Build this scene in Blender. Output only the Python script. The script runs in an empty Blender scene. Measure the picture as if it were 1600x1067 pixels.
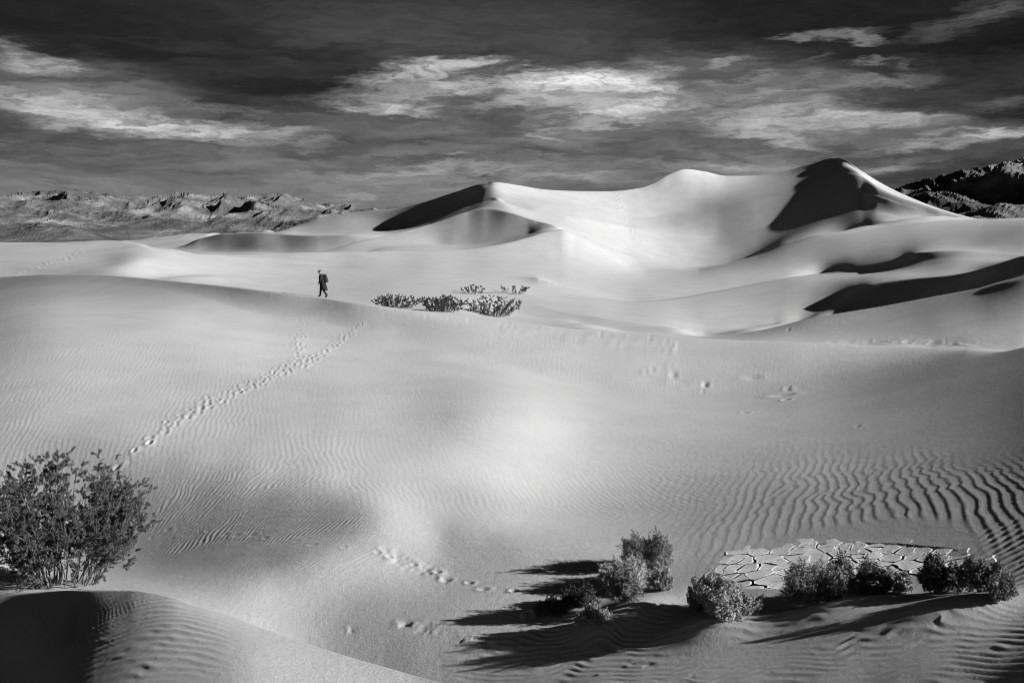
import bpy, bmesh, math, random, zlib, base64
import numpy as np
from mathutils import Vector, Matrix

random.seed(7); RNG = np.random.default_rng(7)
scene = bpy.context.scene
CAMZ = 9.0                      # eye height above the basin floor datum

# ---------------------------------------------------------------- camera
cam_d = bpy.data.cameras.new('camera'); cam = bpy.data.objects.new('camera', cam_d)
scene.collection.objects.link(cam); scene.camera = cam
cam.location = (0, 0, CAMZ); cam.rotation_euler = (math.radians(90), 0, 0)
cam_d.sensor_width = 36.0; cam_d.lens = 35.01
cam_d.shift_x = 0.0; cam_d.shift_y = -(533.5-365.0)/1600.0      # shift lens, held level
cam_d.clip_start = 0.1; cam_d.clip_end = 30000

# ---------------------------------------------------------------- sun and sky
SUN_EL = math.radians(21.5); SUN_AZ = math.radians(15)            # low, from the right and a little behind
S = Vector((math.cos(SUN_EL)*math.cos(SUN_AZ), -math.cos(SUN_EL)*math.sin(SUN_AZ), math.sin(SUN_EL)))
sl = bpy.data.lights.new('sun', 'SUN'); sl.energy = 5.0; sl.angle = math.radians(0.5); sl.color = (1, 0.998, 0.995)
sun = bpy.data.objects.new('sun', sl); scene.collection.objects.link(sun)
sun.rotation_euler = (-S).to_track_quat('-Z', 'Y').to_euler(); sun.location = (60, -20, 60)

scene.view_settings.view_transform = 'Standard'; scene.view_settings.look = 'None'
scene.view_settings.exposure = 1.5; scene.view_settings.gamma = 1.0
scene.view_settings.use_curve_mapping = False
EXPO = 2**1.5

class NT:
    """small node-tree helper"""
    def __init__(s, tree): s.t = tree; s.n = tree.nodes; s.l = tree.links; s.n.clear()
    def new(s, typ, **kw):
        nd = s.n.new(typ)
        for k, v in kw.items(): setattr(nd, k, v)
        return nd
    def put(s, sock, v):
        if v is None: return
        if isinstance(v, bpy.types.NodeSocket): s.l.new(v, sock)
        else: sock.default_value = v
    def math(s, op, a, b=None, c=None, clamp=False):
        nd = s.new('ShaderNodeMath', operation=op, use_clamp=clamp)
        s.put(nd.inputs[0], a); s.put(nd.inputs[1], b)
        if c is not None: s.put(nd.inputs[2], c)
        return nd.outputs[0]
    def vmath(s, op, a, b=None, out=0):
        nd = s.new('ShaderNodeVectorMath', operation=op); s.put(nd.inputs[0], a); s.put(nd.inputs[1], b)
        return nd.outputs[out]
    def comb(s, x, y, z):
        nd = s.new('ShaderNodeCombineXYZ'); s.put(nd.inputs[0], x); s.put(nd.inputs[1], y); s.put(nd.inputs[2], z); return nd.outputs[0]
    def noise(s, vec, scale, detail=4, rough=0.55, out='Fac', dist=0.0):
        nd = s.new('ShaderNodeTexNoise'); s.put(nd.inputs['Vector'], vec)
        nd.inputs['Scale'].default_value = scale; nd.inputs['Detail'].default_value = detail
        nd.inputs['Roughness'].default_value = rough; nd.inputs['Distortion'].default_value = dist
        return nd.outputs[out]
    def rng(s, v, a, b, c=0.0, d=1.0, smooth=True):
        nd = s.new('ShaderNodeMapRange', interpolation_type='SMOOTHSTEP' if smooth else 'LINEAR')
        s.put(nd.inputs['Value'], v); s.put(nd.inputs['From Min'], a); s.put(nd.inputs['From Max'], b)
        s.put(nd.inputs['To Min'], c); s.put(nd.inputs['To Max'], d); return nd.outputs[0]
    def mix(s, f, a, b):
        nd = s.new('ShaderNodeMix', data_type='FLOAT'); s.put(nd.inputs[0], f); s.put(nd.inputs[2], a); s.put(nd.inputs[3], b)
        return nd.outputs[0]

def lin(t):
    t = t/255.0
    return t/12.92 if t <= .04045 else ((t+.055)/1.055)**2.4

world = bpy.data.worlds.new('World'); scene.world = world; world.use_nodes = True
W = NT(world.node_tree)
SKY_STRENGTH = 0.1
geo = W.new('ShaderNodeTexCoord').outputs['Generated']
dirv = W.vmath('NORMALIZE', geo)
sep = W.new('ShaderNodeSeparateXYZ'); W.put(sep.inputs[0], dirv)
az = W.math('ARCTAN2', sep.outputs[0], sep.outputs[1]); el = W.math('ARCSINE', sep.outputs[2])
# clear sky through a deep red filter: red channel of the daylight sky
sky = W.new('ShaderNodeTexSky', sky_type='NISHITA'); sky.sun_disc = False
sky.sun_elevation = SUN_EL; sky.sun_rotation = math.radians(105); sky.altitude = 0; sky.air_density = 1.0; sky.dust_density = 0.6
sc_ = W.new('ShaderNodeSeparateColor'); W.put(sc_.inputs[0], sky.outputs[0])
U = 1000.0/math.degrees(1)/100      # angle unit: 1 unit = 0.1 rad
ax = W.math('MULTIPLY', az, 10.0); ey = W.math('MULTIPLY', el, 10.0)
AE = W.comb(ax, ey, 0.0)
def ang(u, py):
    a = math.atan2(u-800, 1556.0); return a*10, math.atan2(365-py, math.hypot(u-800, 1556.0))*10
# streaky warp
stv = W.new('ShaderNodeMapping'); W.put(stv.inputs[0], AE); stv.inputs['Scale'].default_value = (0.55, 2.6, 1)
wn = W.noise(stv.outputs[0], 1.1, 5, 0.6, 'Color')
wv = W.vmath('SUBTRACT', wn, (0.5, 0.5, 0.5))
warp = W.vmath('MULTIPLY', wv, (1.3, 0.40, 0.0))
wn2 = W.noise(stv.outputs[0], 5.0, 6, 0.68, 'Color')
wv2 = W.vmath('MULTIPLY', W.vmath('SUBTRACT', wn2, (0.5, 0.5, 0.5)), (0.62, 0.22, 0.0))
P_ = W.vmath('ADD', W.vmath('ADD', AE, warp), wv2)
streak = W.noise(stv.outputs[0], 2.4, 6, 0.64, 'Fac', 0.35)
stv2 = W.new('ShaderNodeMapping'); W.put(stv2.inputs[0], P_); stv2.inputs['Scale'].default_value = (0.9, 4.6, 1)
fine = W.noise(stv2.outputs[0], 3.2, 7, 0.68, 'Fac')
puff = W.noise(P_, 7.0, 6, 0.62, 'Fac')
# base tone: red-filtered blue deepens overhead
base = W.math('MULTIPLY', sc_.outputs[0], 0.04)
base = W.math('MULTIPLY', base, W.rng(streak, 0.3, 0.75, 0.72, 1.35))
val = base
CL = [  # (u, py, ru, rv, rot deg, tone, opacity, edge)
 (1330, 40, 620, 120, 0, 30, .80, .2), (1560, 120, 260, 75, 0, 24, .85, .2),
 (330, 292, 620, 58, 0, 116, .92, .2), (250, 248, 480, 40, 0, 92, .8, .25), (690, 215, 330, 50, 0, 94, .8, .2), (650, 298, 260, 30, 0, 122, .9, .2), (980, 235, 340, 30, 0, 92, .7, .2),
 (720, 60, 420, 75, 0, 68, .85, .3),
 (120, 140, 230, 62, 6, 108, .8, .35), (1000, 160, 360, 75, -2, 112, .75, .3), (1300, 165, 230, 62, 0, 112, .75, .3), (1500, 135, 200, 50, 0, 44, .85, .2),
 (1080, 268, 380, 34, 0, 116, .85, .3), (1450, 225, 260, 30, 0, 92, .7, .3),
 (250, 62, 430, 84, 9, 42, .93, .45), (60, 30, 240, 60, 0, 32, .85, .4), (455, 112, 170, 40, -8, 42, .8, .35),
 (225, 188, 300, 22, 5, 188, .95, .5), (40, 95, 80, 18, 8, 150, .8, .5), (60, 168, 130, 12, 3, 160, .8, .5), (420, 198, 110, 13, 3, 160, .8, .5),
 (330, 168, 210, 14, 7, 96, .7, .4),
 (670, 112, 150, 18, -6, 196, .95, .5), (745, 101, 50, 9, 0, 200, .9, .5), (660, 142, 190, 20, -3, 160, .85, .5), (600, 165, 120, 10, 2, 172, .8, .5),
 (905, 128, 165, 26, -2, 205, .95, .5), (1000, 132, 80, 16, 8, 214, .9, .5), (960, 172, 160, 19, -6, 184, .88, .5), (850, 160, 120, 15, 0, 168, .8, .5),
 (905, 196, 80, 8, -8, 176, .8, .5), (850, 212, 60, 5, 12, 150, .8, .5),
 (1230, 178, 130, 40, 0, 170, .85, .6), (1210, 205, 70, 14, 20, 178, .8, .5), (1330, 186, 170, 16, 3, 165, .8, .5), (1280, 130, 170, 16, -3, 132, .75, .5),
 (1180, 122, 90, 7, -2, 140, .75, .5), (1290, 52, 110, 7, -3, 120, .7, .5), (1370, 55, 50, 7, 8, 124, .7, .5), (1125, 97, 45, 8, -4, 140, .8, .5), (1380, 93, 50, 5, 6, 112, .7, .5), (1270, 92, 30, 8, -30, 92, .6, .5),
 (1520, 24, 100, 22, -18, 92, .7, .6), (1500, 220, 170, 11, -3, 160, .85, .5), (1565, 214, 60, 7, 2, 172, .8, .5), (1390, 262, 90, 16, -5, 136, .8, .5), (1560, 155, 80, 12, -6, 84, .7, .5),
 (620, 270, 120, 8, -4, 138, .8, .5), (760, 262, 170, 10, -2, 132, .75, .5), (700, 247, 40, 4, -2, 150, .7, .5), (545, 312, 60, 6, 6, 150, .7, .5), (900, 272, 120, 9, -2, 136, .75, .5), (760, 271, 26, 4, 2, 70, .8, .4),
 (1130, 262, 60, 9, 0, 132, .7, .5),
]
for (cu, cv, ru, rv, rot, tone, op, edge) in CL:
    a, e = ang(cu, cv)
    m = W.new('ShaderNodeMapping', vector_type='TEXTURE'); W.put(m.inputs[0], P_)
    m.inputs['Location'].default_value = (a, e, 0); m.inputs['Rotation'].default_value = (0, 0, math.radians(-rot))
    m.inputs['Scale'].default_value = (ru/155.6*1.12, rv/155.6*1.25, 1)
    d = W.vmath('LENGTH', m.outputs[0], out=1)
    tex = puff if tone > 195 else fine
    k = W.rng(d, 1.0, 1.0-edge-0.35, 0.0, op)
    if edge > .35: k = W.math('MULTIPLY', k, W.rng(tex, 0.28, 0.56, 0.25 if tone > 90 else 0.75, 1.0))
    val = W.mix(k, val, lin(tone)/EXPO/SKY_STRENGTH)
# thin layered veils drawn out across the whole sky
stv3 = W.new('ShaderNodeMapping'); W.put(stv3.inputs[0], P_); stv3.inputs['Scale'].default_value = (0.42, 3.3, 1); stv3.inputs['Rotation'].default_value = (0, 0, 0.03)
veil = W.noise(stv3.outputs[0], 1.5, 5, 0.56, 'Fac', 0.5)
win = W.math('MULTIPLY', W.rng(ey, 0.25, 0.7), W.rng(ey, 2.3, 1.5))
val = W.math('MULTIPLY', val, W.mix(win, 1.0, W.rng(veil, 0.34, 0.68, 0.72, 1.5)))
val = W.math('MULTIPLY', val, W.rng(fine, 0.25, 0.75, 0.86, 1.32))
cc = W.new('ShaderNodeCombineColor')
for i in range(3): W.put(cc.inputs[i], val)
bg = W.new('ShaderNodeBackground'); W.put(bg.inputs[0], cc.outputs[0]); bg.inputs[1].default_value = SKY_STRENGTH
wo = W.new('ShaderNodeOutputWorld'); W.put(wo.inputs[0], bg.outputs[0])

scene.cycles.max_bounces = 3; scene.cycles.diffuse_bounces = 1; scene.cycles.glossy_bounces = 1; scene.cycles.transmission_bounces = 1
world.cycles.sampling_method = 'NONE'; scene.cycles.pixel_filter_type = 'BLACKMAN_HARRIS'; scene.cycles.filter_width = 1.05

# ---------------------------------------------------------------- helpers: objects, tags, materials
COL = scene.collection
def tag(o, label=None, cat=None, group=None, kind=None):
    if label: o['label'] = label
    if cat: o['category'] = cat
    if group: o['group'] = group
    if kind: o['kind'] = kind
    return o
def empty(name, loc, rz=0.0):
    o = bpy.data.objects.new(name, None); COL.objects.link(o); o.location = loc; o.rotation_euler = (0, 0, rz)
    o.empty_display_size = 0.2; return o
def link(name, me, mat=None, parent=None, smooth=True):
    o = bpy.data.objects.new(name, me); COL.objects.link(o)
    if mat and not me.materials: me.materials.append(mat)
    if parent: o.parent = parent
    return o
def np_mesh(name, V, Q, smooth=True):
    """V (n,3), Q (m,k) faces of one size"""
    me = bpy.data.meshes.new(name); V = np.ascontiguousarray(V, np.float32); Q = np.ascontiguousarray(Q, np.int32)
    me.vertices.add(len(V)); me.vertices.foreach_set('co', V.ravel())
    k = Q.shape[1]; me.loops.add(Q.size); me.loops.foreach_set('vertex_index', Q.ravel())
    me.polygons.add(len(Q)); me.polygons.foreach_set('loop_start', np.arange(0, Q.size, k, dtype=np.int32))
    me.polygons.foreach_set('loop_total', np.full(len(Q), k, np.int32))
    me.polygons.foreach_set('use_smooth', np.full(len(Q), smooth, bool))
    me.update(calc_edges=True); me.validate(); return me
def material(name, build, rough=0.95):
    m = bpy.data.materials.new(name); m.use_nodes = True; N = NT(m.node_tree)
    out = N.new('ShaderNodeOutputMaterial'); b = N.new('ShaderNodeBsdfPrincipled')
    b.inputs['Roughness'].default_value = rough; b.inputs['Specular IOR Level'].default_value = 0.15
    N.put(out.inputs[0], b.outputs[0]); build(N, b); return m
def grey(N, v):
    c = N.new('ShaderNodeCombineColor')
    for i in range(3): N.put(c.inputs[i], v)
    return c.outputs[0]
def bump(N, b, h, strength, dist):
    n = N.new('ShaderNodeBump'); n.inputs['Strength'].default_value = strength; n.inputs['Distance'].default_value = dist
    N.put(n.inputs['Height'], h); N.put(b.inputs['Normal'], n.outputs[0])

def m_sand(N, b):
    p = N.new('ShaderNodeNewGeometry').outputs['Position']
    big = N.noise(p, 0.35, 5, 0.55); small = N.noise(p, 9.0, 6, 0.7); grain = N.noise(p, 130.0, 2, 0.6); mid = N.noise(p, 26.0, 4, 0.7); far = N.noise(p, 2.2, 6, 0.68)
    v = N.math('ADD', N.rng(big, .3, .7, .252, .278), N.rng(small, .3, .7, -.010, .010))
    v = N.math('ADD', v, N.math('ADD', N.rng(grain, .3, .7, -.03, .03), N.rng(mid, .3, .7, -.022, .022)))
    N.put(b.inputs['Base Color'], grey(N, v))
    h = N.math('ADD', N.math('MULTIPLY', grain, 0.35), N.math('ADD', N.math('MULTIPLY', small, 1.2), N.math('MULTIPLY', mid, 0.75)))
    bump(N, b, N.math('ADD', h, N.math('MULTIPLY', far, 2.2)), 0.55, 0.016)
M_SAND = material('sand', m_sand)
def m_mud(N, b):
    p = N.new('ShaderNodeNewGeometry').outputs['Position']
    big = N.noise(p, 2.3, 6, 0.65); pit = N.noise(p, 34.0, 6, 0.75); oi = N.new('ShaderNodeObjectInfo').outputs['Random']
    v = N.math('ADD', N.rng(big, .3, .7, .42, .58), N.rng(oi, 0, 1, -.03, .03, False))
    v = N.math('MULTIPLY', v, N.rng(pit, .36, .5, .42, 1.12))
    N.put(b.inputs['Base Color'], grey(N, v)); bump(N, b, pit, 1.0, 0.04)
M_MUD = material('dry_mud', m_mud)
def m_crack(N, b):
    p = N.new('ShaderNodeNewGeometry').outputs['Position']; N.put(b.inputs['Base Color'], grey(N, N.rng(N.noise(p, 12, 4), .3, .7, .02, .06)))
M_CRACK = material('crack_shade', m_crack)  # dark colour paints shade into the crack walls and floor
def leafmat(lo, hi, sc=3.0):
    def f(N, b):
        p = N.new('ShaderNodeNewGeometry').outputs['Position']
        a = N.noise(p, sc, 3, 0.6); c = N.noise(p, 60.0, 2, 0.6)
        v = N.math('ADD', N.rng(a, .35, .65, lo, hi), N.rng(c, .3, .7, -.35*lo, .35*lo))
        N.put(b.inputs['Base Color'], grey(N, v)); b.inputs['Roughness'].default_value = 0.7
    return f
M_CREO = material('dark_leaf', leafmat(.03, .06)); M_SALT = material('grey_leaf', leafmat(.17, .30)); M_FAR = material('far_leaf', leafmat(.03, .055, 1.0))
M_SALTD = material('dull_leaf', leafmat(.09, .16))
def m_wood(N, b):
    p = N.new('ShaderNodeNewGeometry').outputs['Position']
    N.put(b.inputs['Base Color'], grey(N, N.rng(N.noise(p, 14, 4), .3, .7, .08, .24)))
M_WOOD = material('pale_wood', m_wood); M_TWIG = material('dark_twig', leafmat(.05, .12, 8.0))
def flat(v0, v1, sc=6.0, rough=0.85):
    def f(N, b):
        p = N.new('ShaderNodeTexCoord').outputs['Object']
        N.put(b.inputs['Base Color'], grey(N, N.rng(N.noise(p, sc, 3), .3, .7, v0, v1))); b.inputs['Roughness'].default_value = rough
    return f

# ---------------------------------------------------------------- terrain: lines of crests, feet and hollows
F = 1556.0; HZ = 365.0
# name, crease, [(u, D, py)]  or (u, D, None, z)   u/py = bearing columns/rows of the survey view, D metres ahead
LINES = [
 ('N0', 0, [(-600,5,None,-3.1),(2200,5,None,-3.1)]),
 ('N1', 0, [(-600,13,None,-8.2),(-200,13,None,-7.6),(0,12.5,None,-6.9),(150,12.3,None,-6.05),(300,12,None,-5.7),(450,11.3,None,-5.5),(600,11,None,-5.6),(800,10.6,None,-6.2),(1000,10.6,None,-6.75),(1300,10.3,None,-6.5),(1600,10.1,None,-6.15),(2200,9.8,None,-5.2)]),
 ('E', 1, [(-600,25,985),(-200,22,945),(0,20,932),(60,19.2,925),(130,17.9,922),(200,17,922),(260,16.3,930),(310,15.8,945),(360,15.3,962),(420,14.7,985),(480,14.2,1005),(560,13.6,1030),(640,13.1,1053),(700,12.7,1072),(800,12.2,None,-6.35),(1000,12.2,None,-6.85),(1300,11.9,None,-6.58),(1600,11.6,None,-6.2),(2200,11.1,None,-5.3)]),
 ('T1', 0, [(-600,28,None,-8.5),(-200,24,None,-7.9),(0,21.3,915),(100,20,914),(200,18.6,916),(260,18,937),(310,17.6,955),(420,16.8,None,-7.0),(560,15.8,None,-7.2),(700,15,None,-7.08),(800,14.6,None,-6.95),(1000,14.3,None,-6.85),(1300,14,None,-6.55),(1600,13.4,None,-6.15),(2200,12.6,None,-5.2)]),
 ('M1', 0, [(-600,30,None,-8.2),(-200,26.5,None,-7.6),(0,23.5,None,-7.3),(200,20.8,882),(300,20.2,887),(450,20,890),(600,19.6,890),(750,19.3,898),(900,19.2,903),(1100,19.0,905),(1300,18.6,905),(1600,17.7,900),(2200,16.4,None,-5.1)]),
 ('M2', 0, [(-600,33,None,-7.8),(-200,28,None,-7.1),(0,26,None,-6.9),(200,24,806),(400,23.5,805),(600,23,795),(800,22.5,795),(1000,22.8,800),(1300,22.3,805),(1600,21.2,800),(2200,19.8,None,-5.0)]),
 ('M3', 0, [(-600,38,None,-7.2),(-200,34,None,-6.7),(0,32,690),(200,30,700),(400,29.5,700),(700,28.5,700),(1000,29,700),(1300,28.6,700),(1600,27.4,700),(2200,25.6,None,-4.9)]),
 ('M4', 0, [(-600,58,None,-6.2),(-200,53,None,-6.0),(0,48,568),(300,43,588),(600,39,600),(900,38,600),(1200,38,605),(1400,37.2,606),(1600,36.2,607),(2200,34,None,-4.9)]),
 ('M5', 0, [(-600,108,468),(-200,98,462),(0,86.5,456),(78,82,450),(153,77.8,450),(250,70.6,456),(300,67,460),(375,63,467.5),(430,61.2,473.5),(494,59.8,481),(560,57,491),(640,55,503),(720,52.5,519),(800,50,538),(900,47,555),(1200,45,566),(1600,42.3,573),(2200,40,None,-4.7)]),
 ('C1', 0.6, [(-600,114,442),(-200,103,437),(0,92,433),(78,87,429),(153,82,430),(250,74,437.5),(300,70.3,442.3),(375,66.2,450),(430,64.4,456.5),(494,63,464),(560,61,474),(640,59.8,485),(720,59.3,495),(800,59,503),(900,58,514),(1000,57,523),(1094,56,529),(1225,54.5,534.5),(1375,53,541),(1525,49.5,545),(1600,48,549.5),(1800,46,555),(2200,44,560)]),
 ('T2', 0, [(-600,119,462),(0,106,446),(150,97,444),(250,91,450),(400,86,465),(500,82,477),(600,78,484),(700,75,489),(800,72,502),(900,67,515),(1000,62,524),(1094,60,535),(1225,58,538),(1375,56.5,540),(1525,52,541),(1600,50.5,544),(2200,47,548)]),
 ('K1', 0.9, [(-600,122,452),(0,110,437),(150,102,436),(250,97,444),(400,95,458),(500,94,468),(600,90,470),(700,85,476),(800,80,497),(900,76,513),(1000,73,519),(1050,72.5,523),(1094,72,528),(1150,71.8,523),(1200,71.5,513.5),(1277,71,495.5),(1375,70,479),(1450,68.5,465),(1525,66.5,451),(1600,64,434),(1800,60,400),(2200,56,370)]),
 ('K1b', 0, [(-600,125,440),(0,114,428),(150,106,428),(250,104,434),(400,105,447),(500,105,457),(600,101,457),(700,96,461),(800,90,484),(900,83,505),(1000,79,517),(1050,78,526),(1094,78,533),(1150,80,529),(1225,83,522),(1277,85,519),(1311,87,515),(1364,87,506),(1412,86,486),(1487,79,467),(1562,72,439),(1600,70,424),(1800,65,405),(2200,61,385)]),
 ('K2e', 0.9, [(-600,128,425),(0,117.5,415),(150,111,421),(250,111,423),(400,116,434),(500,117,440),(600,114,440),(700,109,444),(800,103,466),(900,91,496),(1000,86,508),(1050,85,517),(1094,85,523),(1150,88,517),(1225,93,504.5),(1277,97,489.5),(1311,100,472),(1337,101,455),(1364,100,444),(1400,97.5,438.5),(1440,94,434.5),(1487,89,430.6),(1562,80,412),(1600,76,400.6),(1800,71,385),(2200,66,365)]),
 ('R2f', 0.3, [(-600,131,410),(0,121,404),(150,116,408),(250,117.5,411),(400,128,420),(500,130,425),(600,127,424),(700,122,430),(800,114,440),(900,110,469),(1000,112,480),(1150,135,453.5),(1225,148,437),(1281,158,428.5),(1337,152,425.5),(1375,141,424),(1424,132,416),(1450,130,409),(1475,127,402),(1499,124,399),(1562,117,401),(1600,113,399.5),(1800,100,380),(2200,90,362)]),
 ('R2', 0.9, [(-600,135,398),(0,126,393),(150,122,391),(250,123,399),(400,141,408),(500,145,410),(600,144,410),(700,140,413),(800,132,424),(900,122,454),(1000,120,470.5),(1150,143,449),(1225,156,435),(1281,166,427.5),(1337,158,417),(1394,148,407),(1442,138,394.5),(1499,131,392),(1562,125,396),(1600,121,398),(1800,112,378),(2200,104,360)]),
 ('G', 0.8, [(-600,142,392),(0,133,384),(94,130,379),(175,128,376),(219,127,381),(241,127,387),(272,131,390),(312,140,397),(375,154,398),(437,158,396),(500,161,394),(600,165,393),(712,170,391),(775,177,383),(822,187,372),(850,194,364),(876,199,358.5),(900,199.5,369),(944,199.5,394),(987,199,416),(1014,198,422),(1050,197,423),(1088,196.5,422),(1114,196.5,417),(1180,198,400),(1232,199,381),(1289,200,365),(1364,202,357),(1447,204,347),(1534,206,343),(1600,207,341),(1800,210,338),(2200,214,335)]),
 ('T3', 0, [(-600,150,402),(0,146,398),(175,142,396),(241,141,398),(312,152,401),(437,170,401),(556,192,398),(619,206,391),(681,211,390.5),(712,209,390),(775,205,381),(822,204,367),(850,200,357.5),(876,201.5,359),(900,203,366),(944,205,386),(987,206,406),(1050,206,416),(1114,206,None,-7),(1145,206,None,-6.7),(1180,206,None,-5),(1232,206,None,-2.2),(1289,206,None,0.5),(1346,205.5,None,1.2),(1372,205,None,0.8),(1412,205.5,None,1.5),(1469,206,None,2.3),(1534,206.9,None,2.85),(1600,211,354),(2200,226,348)]),
 ('S', 0.9, [(-600,190,396),(0,185,394),(241,178,396),(312,182,401),(437,196,400),(500,207,393.5),(556,213,379),(619,219,365),(681,223,348),(728,223.5,332),(759,221.5,327),(790,217,331),(837,210.5,345),(872,204.5,354.5),(885,206,361),(944,212,378),(987,215,396),(1050,217,407),(1114,216,None,-6.4),(1145,216,None,-6.2),(1180,216,None,-4.9),(1232,216,None,-1.5),(1289,215,None,1.8),(1346,213,None,3.4),(1372,211,None,3.8),(1412,209,None,2.8),(1469,208,None,2.6),(1534,207.7,None,2.86),(1600,216,350),(2200,235,348)]),
 ('T4', 0, [(-600,200,394),(0,200,392),(241,225,395),(275,240,397),(312,242,400),(353,236,402),(409,227,402),(437,222,402),(500,214,401),(556,217,388),(619,223,372),(681,228,351),(728,228.5,332),(759,226.5,320),(772,225,320),(790,222,326),(837,216,337),(872,213,346),(944,219,371),(987,222,388),(1050,226,399),(1114,226,None,-5),(1145,226,None,-4.8),(1180,226,None,-4),(1232,226,None,-0.7),(1289,225,None,2.8),(1346,222,None,6),(1372,218,None,6.4),(1412,213,None,4.2),(1469,210,None,3.1),(1534,208.5,None,2.87),(1600,222,353),(2200,242,350)]),
 ('Q', 0.8, [(-600,250,390),(0,250,388),(200,256,387),(256,260,388),(275,260,387),(312,258,373),(353,252,365),(409,242,363.5),(437,237,366),(500,227,368),(556,223,367),(612,228,367),(681,236,346),(728,236.5,326),(759,235,311),(774,233,307),(790,230,317),(837,226,327),(872,226,335),(944,234,352),(987,240,368),(1050,243,371),(1114,240,None,-0.4),(1180,238,None,1.6),(1232,238,None,3.2),(1289,237,None,5.6),(1346,232,None,8.8),(1372,225,None,7.8),(1412,217.5,None,5),(1469,212,None,3.6),(1534,209.3,None,2.88),(1600,229,356),(2200,250,352)]),
 ('T5', 0, [(-600,265,390),(0,265,388),(200,268,388),(312,268,381),(353,266,376),(409,262,373),(437,260,370),(500,258,364),(556,256,361),(612,253,360),(681,250,336),(728,246,314),(759,242,298),(774,240,295),(790,238.5,306),(837,236,314),(872,238,320),(944,248,334),(987,254,347),(1050,258,343),(1114,255,None,5.8),(1180,252,None,7.8),(1232,252,None,9.8),(1289,252,None,12),(1346,241,None,12.2),(1372,231.5,None,10),(1412,222,None,6.3),(1469,214,None,3.95),(1534,210.1,None,2.89),(1600,236,358),(2200,258,354)]),
 ('P', 0.8, [(-600,300,386),(0,290,384),(200,285,385),(312,280,375),(409,284,370),(431,286,363),(469,288,351),(503,288,339),(550,285,332),(587,281,328.5),(619,277,326),(666,269,315),(712,259,300),(759,249,286),(772,246,285),(806,249,289),(850,255,296),(900,262,298.5),(950,268,299),(1000,273,294),(1018,275,288),(1045,278,273),(1071,280,264.5),(1100,283,268),(1136,286,275),(1171,287,275),(1228,284,267),(1272,279,255),(1307,273,246),(1316,267,248),(1346,250,269),(1372,238,291),(1412,226,315),(1469,216,335),(1534,211,343.5),(1600,243,360),(2200,262,358)]),
 ('Pb', 0.2, [(-600,312,384),(0,303,384),(200,300,384),(312,295,376),(431,300,368),(503,300,345),(587,293,335),(666,281,322),(759,261,293),(772,258,292),(806,260,296),(900,274,305),(1000,285,300),(1071,292,271),(1136,298,281),(1228,296,273),(1307,283,248.5),(1337,272,257),(1372,257,273.5),(1407,246,290),(1469,233,318),(1534,225,343),(1600,258,360),(2200,280,358)]),
 ('T6', 0, [(-600,330,383),(0,325,384),(200,322,385),(431,330,375),(587,326,352),(759,298,340),(900,310,345),(1071,330,345),(1228,335,345),(1307,318,330),(1407,310,340),(1534,296,368),(2200,305,366)]),
 ('W', 0.5, [(-600,360,378),(0,352,383),(160,346,381),(187,345,375),(250,343,362),(297,342,359),(322,338,359),(335,343,358),(356,350,364),(400,360,371),(500,370,374),(800,370,374),(1200,370,374),(2200,370,372)]),
 ('V1', 0, [(-600,520,None,-10),(2200,520,None,-10)]),
 ('V2', 0, [(-600,1500,None,-13),(2200,1500,None,-13)]),
 ('V3', 0, [(-600,9000,None,-14),(2200,9000,None,-14)]),
]
NAMES = [l[0] for l in LINES]
CREASE = np.array([l[1] for l in LINES], float)

def pchip(xk, yk, x):
    xk = np.asarray(xk, float); yk = np.asarray(yk, float)
    h = np.diff(xk); d = np.diff(yk)/h; n = len(xk)
    m = np.zeros(n)
    if n == 2: m[:] = d[0]
    else:
        w1 = 2*h[1:]+h[:-1]; w2 = h[1:]+2*h[:-1]
        ok = d[:-1]*d[1:] > 0
        with np.errstate(divide='ignore', invalid='ignore'):
            m[1:-1] = np.where(ok, (w1+w2)/(w1/d[:-1]+w2/d[1:]), 0)
        m[0] = d[0]; m[-1] = d[-1]
    x = np.clip(x, xk[0], xk[-1])
    i = np.clip(np.searchsorted(xk, x)-1, 0, n-2)
    t = (x-xk[i])/h[i]
    return ((1+2*t)*(1-t)**2*yk[i] + t*(1-t)**2*h[i]*m[i] + t*t*(3-2*t)*yk[i+1] + t*t*(t-1)*h[i]*m[i+1])

def line_grid(u):
    Dk = np.zeros((len(LINES), len(u))); Zk = np.zeros_like(Dk)
    for k, (nm, cr, pts) in enumerate(LINES):
        us = [p[0] for p in pts]; ds = [p[1] for p in pts]
        py = [p[2] if len(p) == 3 else HZ - p[3]*F/p[1] for p in pts]
        Dk[k] = pchip(us, ds, u); Zk[k] = (HZ - pchip(us, py, u))*Dk[k]/F
    return Dk, Zk

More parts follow.
